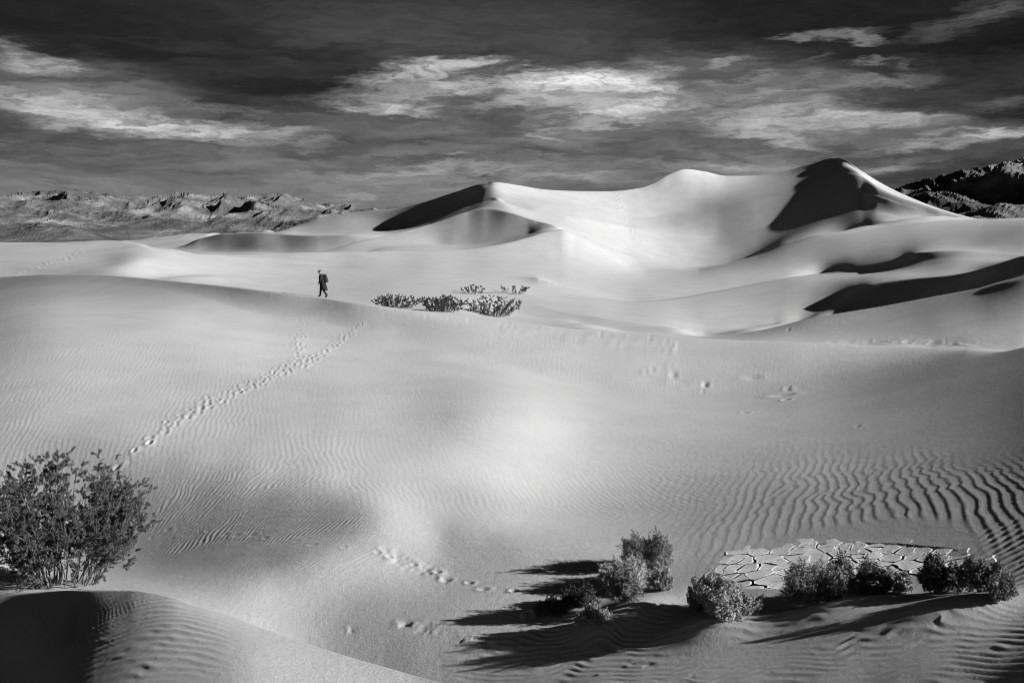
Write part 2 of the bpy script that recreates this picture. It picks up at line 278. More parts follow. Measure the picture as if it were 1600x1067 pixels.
def loft(u, nrows):
    """rows snapped to the lines; nrows[k] rows between line k and k+1. returns D, Z, seg, tt"""
    Dk, Zk = line_grid(u); n = len(LINES)
    h = np.diff(Dk, axis=0); d = np.diff(Zk, axis=0)/h
    mi = np.zeros((n, len(u))); mo = np.zeros((n, len(u)))   # slope arriving / leaving
    for k in range(n):
        if k == 0: mi[k] = mo[k] = d[0]
        elif k == n-1: mi[k] = mo[k] = d[-1]
        else:
            s = (d[k-1]*h[k]+d[k]*h[k-1])/(h[k]+h[k-1])
            s2 = 0.85*s
            c = CREASE[k]
            mi[k] = s2*(1-c)+d[k-1]*c; mo[k] = s2*(1-c)+d[k]*c
    Ds=[]; Zs=[]; seg=[]; tt=[]
    for k in range(n-1):
        m = nrows[k]
        for r in range(m + (1 if k == n-2 else 0)):
            t = r/m
            # ease rows geometrically in D
            D = Dk[k]*(Dk[k+1]/Dk[k])**t
            w = (D-Dk[k])/h[k]
            z = (1+2*w)*(1-w)**2*Zk[k] + w*(1-w)**2*h[k]*mo[k] + w*w*(3-2*w)*Zk[k+1] + w*w*(w-1)*h[k]*mi[k+1]
            Ds.append(D); Zs.append(z); seg.append(k); tt.append(t)
    return np.array(Ds), np.array(Zs), np.array(seg), np.array(tt)

# ---------------------------------------------------------------- slopes settled so that each face turns to or from the sun as in the photograph
# (bearing, row, how bright the face lies) noted on each stretch of sand; the heights are solved from them
def notes(s): return np.array(s, float).reshape(-1, 3)
SA = notes([50,960,18, 150,945,20, 185,940,28, 110,1000,22, 50,1062,20, 100,960,20, 50,1040,18, 150,1040,75, 230,950,60, 280,960,150, 200,1000,100, 250,1030,150, 200,1060,110, 330,1000,170, 330,1050,150, 400,1000,195, 400,1050,195, 300,940,130, 350,965,190, 480,1030,200, 560,1060,200, 640,1066,200, 450,1000,205])
SB = notes([20,440,105, 100,436,125, 200,440,135, 300,452,130, 400,465,130, 500,473,115, 560,483,125, 640,495,150, 720,505,170, 20,470,140, 20,520,150, 20,600,168, 100,470,170, 100,560,185, 100,650,185, 20,680,172, 200,500,188, 200,600,190, 200,690,185, 300,480,190, 300,560,195, 300,640,187, 300,700,187, 400,500,195, 400,600,190, 400,680,185, 500,520,195, 500,600,187, 500,680,187, 500,740,190, 600,510,180, 600,560,195, 600,640,190, 600,700,195, 650,560,190, 700,540,195, 700,600,180, 700,650,168, 800,540,195, 800,590,207, 850,650,225, 850,720,225, 800,760,222, 720,700,205, 650,740,207, 650,800,200, 900,540,188, 950,580,190, 950,680,195, 950,740,190, 1000,545,185, 1000,600,190, 1000,700,180, 1000,770,165, 1100,550,170, 1100,620,175, 1100,700,165, 1200,545,150, 1200,600,155, 1200,660,155, 1200,720,145, 1200,790,120, 1300,550,125, 1300,600,130, 1300,680,135, 1300,740,125, 1400,555,105, 1400,600,100, 1400,660,115, 1400,740,105, 1400,800,88, 1500,560,90, 1500,620,90, 1500,700,95, 1580,560,80, 1580,620,70, 1580,700,70, 1560,760,80, 240,920,170, 300,930,180, 360,940,190, 420,920,195, 500,915,195, 560,930,170, 500,960,165, 560,985,120, 620,1000,115, 620,1030,84, 700,1000,128, 700,1050,84, 640,960,140, 780,1000,140, 780,1050,78, 900,1010,128, 900,1050,74, 1000,1000,115, 1000,1050,76, 1100,1010,118, 1100,1050,74, 1250,1000,98, 1250,1050,68, 1400,970,140, 1400,1010,90, 1400,1050,64, 1550,980,115, 1580,1040,58, 1330,950,150, 1200,960,140, 230,760,108, 330,760,104, 430,775,108, 520,785,116, 560,800,128, 250,820,104, 350,820,104, 450,830,112, 540,840,138, 250,880,102, 350,880,106, 450,875,125, 540,870,185, 600,830,195, 230,725,180, 320,728,185, 420,745,185, 520,755,190, 600,780,197, 600,850,195, 640,870,195, 680,845,190, 700,840,140, 720,870,150, 760,880,155, 740,840,160, 780,850,150, 840,870,160, 800,820,190, 860,830,175, 900,850,165, 640,900,190, 600,930,170, 700,930,155, 950,800,170, 1000,830,150, 1100,830,120, 1060,780,145, 1150,750,140, 1250,760,125, 1250,830,105, 1350,770,105, 1450,780,90, 1450,830,95, 1540,820,80, 1590,800,75, 1580,880,70, 1560,740,75, 900,900,155, 1000,900,150, 1150,890,120, 1300,880,115, 1450,890,100, 1150,930,110])
SPL = notes([280,410,235, 220,410,235, 200,425,235, 330,420,228, 400,425,220, 450,445,205, 400,405,225, 500,410,225, 560,440,195, 500,450,200, 600,410,222, 700,410,220, 700,440,200, 640,455,195, 800,400,225, 800,440,195, 850,380,228, 880,400,220, 860,450,175, 900,430,190, 900,470,160, 850,480,165, 960,440,170, 940,410,205, 1000,440,160, 20,410,160, 60,400,165, 120,395,160, 170,385,160, 210,388,150, 150,410,150, 180,403,110, 140,425,150, 20,425,165])
SMID = notes([900,505,150, 1000,490,150, 1000,510,155, 1100,480,150, 1100,510,150, 1200,460,160, 1200,490,145, 1280,445,185, 1250,480,140, 1330,438,180, 1290,450,160])
SDK = notes([1330,470,18, 1400,455,18, 1480,445,18, 1560,430,18, 1280,494,20, 1600,420,18, 1200,514,25, 1360,460,18, 1380,470,18, 1310,484,18, 1440,455,18])
SST = notes([1360,430,195, 1420,426,200, 1450,415,205, 1500,410,195, 1500,425,175, 1560,402,185, 1590,400,180])
SSL = notes([1340,421,20, 1400,412,20, 1440,400,22, 1470,394,100, 1500,394,170, 1600,400,170])
SCR = notes([1150,527,130, 1300,515,140, 1300,530,155, 1400,490,125, 1400,510,165, 1400,530,150, 1500,470,120, 1500,490,175, 1500,515,190, 1500,535,120, 1580,450,120, 1580,480,190, 1580,510,150, 1580,540,130])
SGG = notes([1000,450,150, 1050,440,150, 1100,440,150, 1100,428,130, 1180,410,110, 1200,425,135, 1250,390,110, 1280,410,130, 1300,375,115, 1350,400,150, 1350,370,130, 1400,365,120, 1400,390,150, 1450,375,130, 1480,388,180, 1500,360,105, 1540,380,110, 1580,355,95, 1580,385,100])
SHH = notes([520,392,120, 580,385,140, 650,375,160, 700,360,160, 700,380,135, 740,345,130, 760,340,95, 760,370,130, 800,350,95, 800,366,110, 840,352,80, 845,356,50, 790,374,90, 740,385,110, 865,362,170, 900,366,230, 950,385,220, 1000,410,205, 1050,415,190, 1090,415,150, 1110,414,60, 1150,400,20, 1200,385,20, 1280,365,25, 1330,352,30, 1330,335,30, 1400,345,55, 1250,360,20, 1230,375,20, 1450,345,75, 1370,350,40])
SII = notes([290,385,120, 330,383,130, 360,375,100, 360,390,85, 400,375,85, 400,390,90, 412,370,190, 420,380,170, 440,388,150, 445,372,80, 500,375,95, 500,388,140, 550,372,130, 560,378,150, 790,320,235, 850,335,232, 900,345,228, 950,360,225, 1000,380,225, 1050,395,215, 1100,390,195, 1120,380,170, 1140,385,60, 1170,385,18, 1220,365,18, 1260,355,18, 1300,355,24, 1380,345,50, 1440,343,70, 1340,330,28, 1340,350,30, 1400,335,50, 1290,340,20, 650,345,45, 720,325,45, 765,318,90])
SJJ = notes([470,358,215, 500,350,205, 520,358,170, 550,345,195, 590,350,150, 540,362,150, 610,345,80, 620,360,60, 650,345,45, 700,325,45, 720,310,45, 750,300,40, 765,310,70, 650,330,60, 785,300,238, 830,305,235, 900,315,230, 950,320,228, 1000,310,235, 1000,340,228, 1060,280,240, 1060,320,235, 1100,290,235, 1100,340,225, 1130,300,205, 1150,340,175, 1160,310,172, 1180,290,160, 1220,280,125, 1200,310,145, 1250,270,60, 1260,290,25, 1280,300,20, 1240,330,18, 1300,270,20, 1300,320,22, 1340,300,28, 1340,335,45, 1380,315,55, 1420,330,65, 1460,338,75])
SKK = notes([1350,265,225, 1400,300,220, 1450,325,215])
SLL = notes([230,372,150, 280,366,140, 300,375,110, 320,362,200, 340,362,215])
_j = lambda *a: np.concatenate(a)
NOTES = {0: SA, 1: SA}
for k in range(2, 9): NOTES[k] = SB
NOTES[9] = NOTES[10] = _j(SPL, SCR, SMID); NOTES[11] = NOTES[12] = _j(SPL, SMID, SDK); NOTES[13] = _j(SPL, SMID, SST); NOTES[14] = _j(SPL, SMID, SSL)
NOTES[15] = _j(SPL, SGG); NOTES[16] = NOTES[17] = SHH; NOTES[18] = NOTES[19] = SII; NOTES[20] = NOTES[21] = SJJ; NOTES[22] = NOTES[23] = SKK; NOTES[24] = SLL
KT = 1.2; AMB = 0.012
_tps = {}
def tps_fit(s, sy, lam):
    X = np.c_[s[:, 0]/100, s[:, 1]*sy/100]; n = len(X)
    r2 = ((X[:, None]-X[None])**2).sum(-1); K = .5*r2*np.log(r2+1e-12)
    if n < 8: lam = .1
    A = np.zeros((n+3, n+3)); A[:n, :n] = K+lam*np.eye(n); A[:n, n] = 1; A[:n, n+1:] = X; A[n, :n] = 1; A[n+1:, :n] = X.T
    rhs = np.zeros(n+3); rhs[:n] = s[:, 2]
    return X, np.linalg.solve(A, rhs)
def noted(seg, u, py):
    s = NOTES.get(int(seg))
    if s is None: return np.full(u.shape, 128.0), np.zeros(u.shape)
    nr_ = int(seg) < 9; sy = 1.3 if nr_ else 2.2
    if id(s) not in _tps: _tps[id(s)] = tps_fit(s, sy, .02 if nr_ else .004)
    X, c = _tps[id(s)]; n = len(X); q = np.c_[u/100, py*sy/100]
    r2 = ((q[:, None]-X[None])**2).sum(-1); K = .5*r2*np.log(r2+1e-12)
    t = K@c[:n]+c[n]+q@c[n+1:]; d2 = r2.min(1)*1e4
    conf = np.exp(-d2/(170**2 if nr_ else 110**2))
    if n < 8: conf = conf*np.exp(-d2/60**2)
    return np.clip(t, 12, 242), conf
NRC = [3,10,8,9,9,9,9,10,6,4,5,3,8,6,4,9,3,9,3,5,4,12,5,4,4,2,2,2]
def settle(wn=(.16, .2, .12, .18, .2), iters=9, ncg=260, du=10.0, q0=None):
    u = np.arange(-300, 1901, du)
    D, Z, seg, tt = loft(u, NRC); nr, nc = D.shape; cs = seg[:-1]
    rows = np.concatenate([[0], np.cumsum(NRC)])
    D00, D01, D10, D11 = D[:-1, :-1], D[:-1, 1:], D[1:, :-1], D[1:, 1:]
    Ds = .5*((D10-D00)+(D11-D01)); Du = .5*((D01-D00)+(D11-D10))/du; Dc = .25*(D00+D01+D10+D11)
    uc = .5*(u[:-1]+u[1:])[None, :]
    zs = [-.5, -.5, .5, .5]; zu = [-.5/du, .5/du, -.5/du, .5/du]
    zD = [c/Ds for c in zs]; zuD = [zu[i]-zD[i]*Du for i in range(4)]
    ZX = [c*F/Dc for c in zuD]; ZY = [zD[i]-zuD[i]*(uc-800)/Dc for i in range(4)]
    def app(C, z): return C[0]*z[:-1, :-1]+C[1]*z[:-1, 1:]+C[2]*z[1:, :-1]+C[3]*z[1:, 1:]
    def appT(C, r):
        o = np.zeros((nr, nc)); o[:-1, :-1] += C[0]*r; o[:-1, 1:] += C[1]*r; o[1:, :-1] += C[2]*r; o[1:, 1:] += C[3]*r; return o
    hold = {'E': (6,-400,760), 'C1': (6,-999,2999), 'K1': (6,1080,2500), 'K2e': (4,1275,2500), 'R2': (5,840,2500), 'G': (5,-999,2999), 'S': (5,490,890), 'Q': (3,250,620), 'P': (8,425,1545), 'Pb': (5,1300,1545), 'W': (4,180,360)}
    anchor = np.full((nr, nc), .01); anchor[seg >= 9] = .05; anchor[seg >= 16] = .10; anchor[np.ix_((seg >= 16) & (seg < 22), (u > 1235) & (u < 1500))] = .025; anchor[np.ix_((seg >= 16) & (seg < 22), (u > 1100) & (u <= 1235))] = .2
    for n, (w, lo, hi) in hold.items(): anchor[rows[NAMES.index(n)]] = np.where((u >= lo) & (u <= hi), w, .05)
    anchor[0] = 5; anchor[rows[25]+1:] = 5
    ws = np.ones(nr); ws[rows[:len(CREASE)]] = 1-.95*CREASE; ws = ws[1:-1, None]
    sg = np.where(seg <= 3, 2.4, np.where((seg == 16) | (seg == 17), 2.6, 1.0))
    Ws = (np.where(seg < 9, wn[0], wn[2])*sg)[1:-1, None]; Wu = (np.where(seg < 9, wn[1], wn[3])*sg)[:, None]
    wm = wn[4]/np.maximum(np.abs(np.diff(HZ-F*Z/D, axis=0)), 3.0)
    J = D/F; WL = np.where(cs < 9, 14.0, 5.0)[:, None]; q = np.zeros((nr, nc))
    if q0 is not None:
        u4 = np.arange(-300, 1901, 40.0)
        q = np.stack([np.interp(u, u4, row) for row in q0])
    for it in range(iters):
        z = Z-q*J; zx = app(ZX, z); zy = app(ZY, z); n = np.sqrt(1+zx*zx+zy*zy); L = (S[2]-S[0]*zx-S[1]*zy)/n
        py = HZ-F*z/D; v_ = py <= np.minimum.accumulate(py, axis=0)+.5
        vis = v_[:-1, :-1] & v_[1:, 1:] & v_[:-1, 1:] & v_[1:, :-1]
        pyc = .25*(py[:-1, :-1]+py[:-1, 1:]+py[1:, :-1]+py[1:, 1:])
        T = np.zeros_like(L); Cf = np.zeros_like(L)
        for r in range(nr-1): T[r], Cf[r] = noted(cs[r], uc[0], pyc[r])
        a = T/255; lt = np.where(a <= .04045, a/12.92, ((a+.055)/1.055)**2.4)
        dark = T < 45; Lt = np.where(dark, -.10, (lt-AMB)/KT)
        w = WL*Cf*np.where(vis, 1.0, np.where((cs == 2) | (cs == 3), .5, 0.0)[:, None])*np.where((uc > -60) & (uc < 1660), 1, .15)
        w = np.where(dark & (L < -.05), 0, w)*np.where(pyc > 1120, .2, 1)*(cs > 0)[:, None]; w2 = w*w
        C = [-(S[0]*ZX[i]+S[1]*ZY[i])/n for i in range(4)]
        def reg(v):
            y = anchor**2*v
            d = Ws**2*ws*ws*(v[2:]-2*v[1:-1]+v[:-2]); y[2:] += d; y[1:-1] -= 2*d; y[:-2] += d
            e = Wu**2*(v[:, 2:]-2*v[:, 1:-1]+v[:, :-2]); y[:, 2:] += e; y[:, 1:-1] -= 2*e; y[:, :-2] += e
            m = wm**2*(v[1:]-v[:-1]); y[1:] += m; y[:-1] -= m
            return y
        op = lambda v: -J*appT(C, w2*app(C, -v*J))+reg(v)
        b = -J*appT(C, w2*(Lt-L))-reg(q)
        dg = anchor**2+6*Wu**2; dg[1:-1] += 6*Ws**2; dg[1:] += wm**2; dg[:-1] += wm**2
        Mi = 1/(dg+J*J*appT([c*c for c in C], w2))
        v = np.zeros_like(q); r_ = b.copy(); y = Mi*r_; p = y.copy(); rs = (r_*y).sum()
        for cg in range(ncg):
            Ap = op(p); al = rs/((p*Ap).sum()+1e-30); v += al*p; r_ -= al*Ap; y = Mi*r_; rn = (r_*y).sum()
            if rn < 1e-12*abs(rs)+1e-14: break
            p = y+rn/rs*p; rs = rn
        q = q+.75*v
        pb = HZ-F*Z/D                       # nothing in front of a crest may hide it
        for nme in ('C1', 'K1', 'R2', 'G', 'S', 'Q', 'P', 'Pb'):
            k = NAMES.index(nme); _, lo, hi = hold[nme]; m_ = (u >= lo) & (u <= hi); rk = rows[k]; pc = pb[rk]+q[rk]
            for rr in range(rows[k-1]+1, rk):
                lim = pc+.35*(rk-rr)-pb[rr]; q[rr] = np.where(m_, np.maximum(q[rr], lim), q[rr])
    return q

# ---------------------------------------------------------------- noise on arrays
def _h(i, j, s):
    n = (i.astype(np.int64)*374761393 + j.astype(np.int64)*668265263 + s*1274126177) & 0xffffffff
    n = ((n ^ (n >> 13))*1274126177) & 0xffffffff; n = n ^ (n >> 16)
    return (n & 0xffff)/65535.0
def vnoise(x, y, s=0):
    i = np.floor(x); j = np.floor(y); fx = x-i; fy = y-j; i = i.astype(np.int64); j = j.astype(np.int64)
    fx = fx*fx*fx*(fx*(fx*6-15)+10); fy = fy*fy*fy*(fy*(fy*6-15)+10)
    return (_h(i, j, s)*(1-fx)+_h(i+1, j, s)*fx)*(1-fy) + (_h(i, j+1, s)*(1-fx)+_h(i+1, j+1, s)*fx)*fy
def fbm(x, y, o=4, s=0, g=0.5):
    v = 0; a = 1; t = 0
    for k in range(o): v = v + a*(vnoise(x, y, s+k*17)-.5); t += a; a *= g; x = x*2.03+3.7; y = y*2.03-1.3
    return v/t*2
def sstep(x, a, b): t = np.clip((x-a)/(b-a), 0, 1); return t*t*(3-2*t)
def box(v, a, b, s): return sstep(v, a-s, a+s)*(1-sstep(v, b-s, b+s))

# ---------------------------------------------------------------- the fine sheet
NRF = [8,80,60,150,110,100,80,76,20,14,22,8,30,26,16,40,10,40,8,20,14,60,10,8,14,6,5,5]
uin = np.arange(-60, 1661, 2.0)
gl = [-60.0]
while gl[-1] > -2600: gl.append(gl[-1] - max(3, (abs(gl[-1]+60)+12)*0.12))
gr = [1660.0]
while gr[-1] < 4200: gr.append(gr[-1] + max(3, (abs(gr[-1]-1660)+12)*0.12))
UC = np.concatenate([np.array(gl[1:])[::-1], uin, np.array(gr[1:])])
GD, GZ, GSEG, GT = loft(UC, NRF)
qc = settle((.25, .06, .12, .03, .25), 8, 200, 40.0)      # broad tilts first
qc = settle(iters=7, ncg=260, q0=qc)
rl = np.concatenate([[0], np.cumsum(NRC)])
rowc = rl[GSEG] + GT*np.array(NRC)[GSEG]
def cat_w(t): return np.stack([-.5*t+t*t-.5*t**3, 1-2.5*t*t+1.5*t**3, .5*t+2*t*t-1.5*t**3, -.5*t*t+.5*t**3])
cu = np.clip((UC+300)/10.0, 0, qc.shape[1]-1.001); ci = np.floor(cu).astype(int); wu = cat_w(cu-ci)
qu = sum(wu[m]*qc[:, np.clip(ci-1+m, 0, qc.shape[1]-1)] for m in range(4))
ri = np.minimum(np.floor(rowc+1e-9).astype(int), qc.shape[0]-2); wr = cat_w(rowc-ri)
QF = np.zeros_like(GD)
for m in range(4):
    rr = ri-1+m
    lo = np.where(CREASE[GSEG] > .5, rl[GSEG], 0); nx = np.minimum(GSEG+1, len(CREASE)-1)
    hi = np.where(CREASE[nx] > .5, rl[nx], qc.shape[0]-1)
    QF += wr[m][:, None]*qu[np.clip(rr, lo, hi)]
GZ = GZ - QF*GD/F
# relax kinks left at lines that are not crests (world-metric smoothing along each bearing)
lockrow = np.zeros(len(GSEG)); 
for r in range(len(GSEG)):
    if GT[r] == 0 and CREASE[GSEG[r]] > .5: lockrow[max(0, r-1):r+2] = 1
h0 = GD[1:-1]-GD[:-2]; h1 = GD[2:]-GD[1:-1]; wz = (1-lockrow)[1:-1, None]
for it in range(60):
    mid = (GZ[:-2]*h1+GZ[2:]*h0)/(h0+h1); GZ[1:-1] += 0.5*wz*(mid-GZ[1:-1])
# soften knots across the bearings on the far faces, crests kept
pxz = GZ*F/GD; rel = np.zeros(len(GSEG))
for r in range(len(GSEG)):
    if 9 <= GSEG[r] < 25:
        e0 = GT[r]*(CREASE[GSEG[r]] > .5)+(CREASE[GSEG[r]] <= .5); e1 = (1-GT[r])*(CREASE[GSEG[r]+1] > .5)+(CREASE[GSEG[r]+1] <= .5)
        rel[r] = min(1, 2.5*min(e0, e1))
kk = np.exp(-.5*(np.arange(-12, 13)/5.0)**2); kk /= kk.sum()
pad = np.pad(pxz, ((0, 0), (12, 12)), 'edge'); sm = sum(kk[i]*pad[:, i:i+pxz.shape[1]] for i in range(25))
inn_ = ((UC > -50) & (UC < 1650))[None, :]
GZ = np.where(inn_, (pxz+rel[:, None]*(sm-pxz)), pxz)*GD/F
GX = (UC[None, :]-800)*GD/F; GY = GD
GPY = HZ - F*GZ/GD                 # where each point was surveyed, before the small relief is added
UU = np.broadcast_to(UC, GD.shape)
near = GSEG < 9
def row_range(d0, d1):
    m = ((GD.min(1) < d1) & (GD.max(1) > d0)); w = np.nonzero(m)[0]; return w[0], w[-1]+1
def col_range(u0, u1): w = np.nonzero((UC >= u0) & (UC <= u1))[0]; return w[0], w[-1]+1
def ground(u, py):
    """first visible ground point of the bearing (front to back) at survey row py"""
    j = int(np.argmin(np.abs(UC-u))); p = GPY[:, j]; m = np.minimum.accumulate(p)
    r = int(np.nonzero(m <= py)[0][0])
    if r == 0: return Vector((GX[0, j], GY[0, j], GZ[0, j]))
    t = (p[r-1]-py)/max(1e-6, p[r-1]-p[r]); t = min(max(t, 0), 1)
    return Vector((GX[r-1, j]*(1-t)+GX[r, j]*t, GY[r-1, j]*(1-t)+GY[r, j]*t, GZ[r-1, j]*(1-t)+GZ[r, j]*t))
def height(x, y):
    u = 800+F*x/y; j = int(np.clip(np.searchsorted(UC, u)-1, 0, len(UC)-2)); t = (u-UC[j])/(UC[j+1]-UC[j])
    return float(np.interp(y, GD[:, j], GZ[:, j])*(1-t)+np.interp(y, GD[:, j+1], GZ[:, j+1])*t)

# --- drifted mounds under the shrubs on the right, and the level mud flat
def mound(u, py, rx, ry, h, rot=0.0):
    g = ground(u, py); dx = GX-g.x; dy = GY-g.y; c, s = math.cos(rot), math.sin(rot)
    a = (dx*c+dy*s)/rx; b = (-dx*s+dy*c)/ry
    return h*np.exp(-(a*a+b*b))
MOUNDS = [(990,960,.8,.6,.22,.2),(1118,985,.7,.5,.22,-.2),(1330,958,1.1,.5,.30,-.1),(1490,962,1.1,.5,.26,-.1),(935,990,.4,.3,.08,0)]
add = np.zeros_like(GZ)
for m in MOUNDS: add += mound(*m)
MUD_PX = [(1085,905),(1118,872),(1150,855),(1250,844),(1330,842),(1410,846),(1500,857),(1572,880),(1560,894),(1440,905),(1320,915),(1210,925),(1120,922)]
mp = [ground(*p) for p in MUD_PX]
mcx = sum(p.x for p in mp)/len(mp); mcy = sum(p.y for p in mp)/len(mp)
mrx = (max(p.x for p in mp)-min(p.x for p in mp))/2; mry = (max(p.y for p in mp)-min(p.y for p in mp))/2
el_ = np.sqrt(((GX-mcx)/mrx)**2+((GY-mcy)/mry)**2)
flatw = 1-sstep(el_, .95, 1.2)
GZ = GZ + add*(1-.8*flatw)
MUDH = GZ.copy()
ring = [(mcx+(p.x-mcx)*.93, mcy+(p.y-mcy)*.80) for p in mp]; under = np.zeros(GZ.shape, bool); jq = len(ring)-1
for iq in range(len(ring)):
    (ax0, ay0), (bx0, by0) = ring[iq], ring[jq]
    under ^= ((ay0 > GY) != (by0 > GY)) & (GX < (bx0-ax0)*(GY-ay0)/(by0-ay0+1e-12)+ax0); jq = iq
GZ = GZ - .06*under
def mud_z(x, y):
    u = 800+F*x/y; j = int(np.clip(np.searchsorted(UC, u)-1, 0, len(UC)-2)); t = (u-UC[j])/(UC[j+1]-UC[j])
    return float(np.interp(y, GD[:, j], MUDH[:, j])*(1-t)+np.interp(y, GD[:, j+1], MUDH[:, j+1])*t)

# --- wind ripples
def ripples(psi, lam, amp, seed, wob=1.0):
    n1 = fbm(GX[R0:R1]/(lam*11), GY[R0:R1]/(lam*11), 2, seed); n2 = fbm(GX[R0:R1]/(lam*11)+31, GY[R0:R1]/(lam*11)-17, 2, seed+5)
    w = fbm(GX[R0:R1]/1.3, GY[R0:R1]/1.3, 3, seed+9)*wob*.35
    ph = (psi+w)/lam + np.arctan2(n1, n2)/(2*np.pi)
    t = 2*np.pi*ph
    return amp*(np.cos(t)+.28*np.cos(2*t+.8))
R0, R1 = 0, int(np.nonzero(near)[0][-1])+2
X, Y, UN, PN = GX[R0:R1], GY[R0:R1], UU[R0:R1], GPY[R0:R1]
foot = sstep(fbm(UN/90, PN/40, 3, 71), -.5, .3)
def blobm(u, p, cu_, cv_, ru, rv, soft=.5, wn_=.35, sd=3):
    d = np.sqrt(((u-cu_)/ru)**2+((p-cv_)/rv)**2) + wn_*fbm(u/80, p/40, 3, sd)
    return 1-sstep(d, 1-soft, 1+.25*soft)
rip = np.zeros_like(X)
# left hollow, crests turning from up-slope to across
mA = blobm(UN, PN, 385, 822, 265, 100, .45, .2, 11)*(PN > 700)
rip += mA*ripples(X*1.0 + .085*(27.5-Y)**2, .135, .0054, 101, .8)
# right: broad ripples running away from the eye
mB = blobm(UN, PN, 1380, 795, 400, 105, .75, .2, 13)
rip += mB*ripples(X*.93-.33*(Y-22)+.05*np.maximum(0, X-8.5)**2*np.maximum(0, 25-Y)*.35, .245, .0034, 131, .5)
rip += .7*mB*ripples(X*.8+.6*Y, .11, .0012, 141, .5)
# front right: fine ripples bending round the mounds
bend = sum(m_[4]*1.5*np.exp(-(((X-ground(m_[0], m_[1]).x)/1.3)**2+((Y-ground(m_[0], m_[1]).y)/1.2)**2)) for m_ in MOUNDS[:4])
mC = sstep(PN, 935, 985)*sstep(UN, 640, 820)*(1-.5*sstep(fbm(UN/140, PN/60, 2, 15), .1, .5))
rip += mC*ripples(.86*Y+.42*X - bend, .125, .0066, 151, .8)
mC2 = blobm(UN, PN, 1580, 880, 90, 70, .6, .2, 16)
rip += mC2*ripples(Y*.9-.3*X, .17, .0036, 155, .6)
# front left dune flank
mE = blobm(UN, PN, 215, 1000, 150, 90, .6, .2, 17)
rip += mE*ripples(.9*Y+.38*X+.10*(X+5)**2, .17, .0095, 161, .7)
# faint ripples over the whole near face
mD = sstep(PN, 1000, 900)*0+1.0
mD = (1-mA)*(1-mB)*box(PN, 440, 800, 20)*(.45+.55*sstep(fbm(UN/170, PN/70, 3, 19), -.25, .25))*(1-.75*blobm(UN, PN, 830, 700, 170, 120, .8, .1, 20))
rip += mD*ripples(X*.95+.22*Y, .165, .0030, 171, .4)
rip += .35*mD*ripples(X*.6+.7*Y, .27, .0020, 181, .7)
rip *= (1-flatw[R0:R1])
GZ[R0:R1] += rip
# soft undulation so that no slope is ruled
GZ += (np.clip(GD/40, .3, 6))*.012*fbm(GX/(GD*.09), GY/(GD*.12), 3, 301)*(GSEG < 25)[:, None]

# --- slumped strip under the crest with its little avalanche flutes
C1row = int(np.nonzero(GSEG == 9)[0][0])
fl = (UU > 782)*(UU < 1057)*box(GPY, 10, 9999, 1)
lo_e = 503+(UU-780)*.095; hi_e = 520+(UU-780)*.108
fm = ((UU > 782)*(UU < 1057)).astype(float)*sstep(GPY, lo_e+1, lo_e+5)*(1-sstep(GPY, hi_e-2, hi_e+1.5))*(GSEG < 9)[:, None]
sh = UU+.9*(GPY-lo_e)
GZ += fm*(0.022*fbm(sh/6, GPY/60, 3, 401, .6)+.014*np.exp(-((UU-1045)/22)**2)*np.sin(sh/1.9)+.016)

# --- prints: small dents with a pushed-up rim
def dent(p, r, depth, rim=.45, ang_=0.0, elong=1.5):
    d = p.y; r0, r1 = row_range(d-4*r, d+4*r); w = 4*r*F/d*1.2; u0 = 800+F*p.x/d
    if u0 < -55 or u0 > 1655: return
    c0, c1 = col_range(u0-w-2, u0+w+2)
    dx = GX[r0:r1, c0:c1]-p.x; dy = GY[r0:r1, c0:c1]-p.y; c, s = math.cos(ang_), math.sin(ang_)
    a = (dx*c+dy*s)/(r*elong); b = (-dx*s+dy*c)/r; q = a*a+b*b
    GZ[r0:r1, c0:c1] += depth*(-np.exp(-q*1.4)+rim*np.exp(-(np.sqrt(q)-1.55)**2*3))
def trail(pts, step, r, depth, side, jit=.06, rim=.5):
    P = [ground(*p) for p in pts]; acc = 0.0; k = 0; last = P[0]
    for a, b in zip(P[:-1], P[1:]):
        L = (b-a).length; n = max(1, int(L/step)); t = (b-a)/max(L, 1e-6); perp = Vector((-t.y, t.x, 0))
        for i in range(n):
            c = a+(b-a)*(i/n)+perp*(side if k % 2 else -side)+Vector((random.gauss(0, jit), random.gauss(0, jit), 0)); k += 1
            dent(c, r*random.uniform(.8, 1.2), depth*random.uniform(.7, 1.2), rim, math.atan2(t.y, t.x)+random.gauss(0, .2))
TR = [(180,730),(215,705),(265,668),(330,632),(400,603),(470,572),(520,540),(562,504)]
trail(TR, .42, .078, .058, .10)
trail([(262,664),(300,640),(335,620),(400,594),(466,566)], .44, .078, .052, .10)
trail([(470,570),(467,545),(470,520)], .4, .08, .055, .16, .1)
trail([(470,515),(473,492)], .9, .08, .02, .15, .1)
trail([(235,838),(330,834),(420,838),(500,848),(580,857)], .5, .06, .009, .08, .12)
trail([(585,858),(640,880),(705,905),(760,917),(832,936)], .4, .06, .025, .09)
trail([(300,545),(330,538)], 1.2, .07, .015, .1)
trail([(600,492),(700,498),(800,507)], 1.0, .08, .025, .06); trail([(800,507),(900,518),(1050,533)], 1.3, .10, .03, .06)
for (u, p, r, d) in [(985,577,.07,.02),(998,574,.06,.02),(1012,581,.1,.045),(1018,579,.08,.04),(1046,573,.1,.04),(1052,586,.1,.04),(1040,577,.06,.025),(1103,601,.08,.045),(1165,645,.08,.045),(1230,609,.09,.055),(1228,625,.09,.05),(1176,590,.22,.035),(1222,618,.25,.03),(1063,597,.25,.025),(1340,666,.06,.02),(965,600,.06,.018),(1098,612,.05,.018),(1148,613,.05,.018)]:
    dent(ground(u, p), r*1.25, d*1.9, .3)
r_ = random.Random(5)
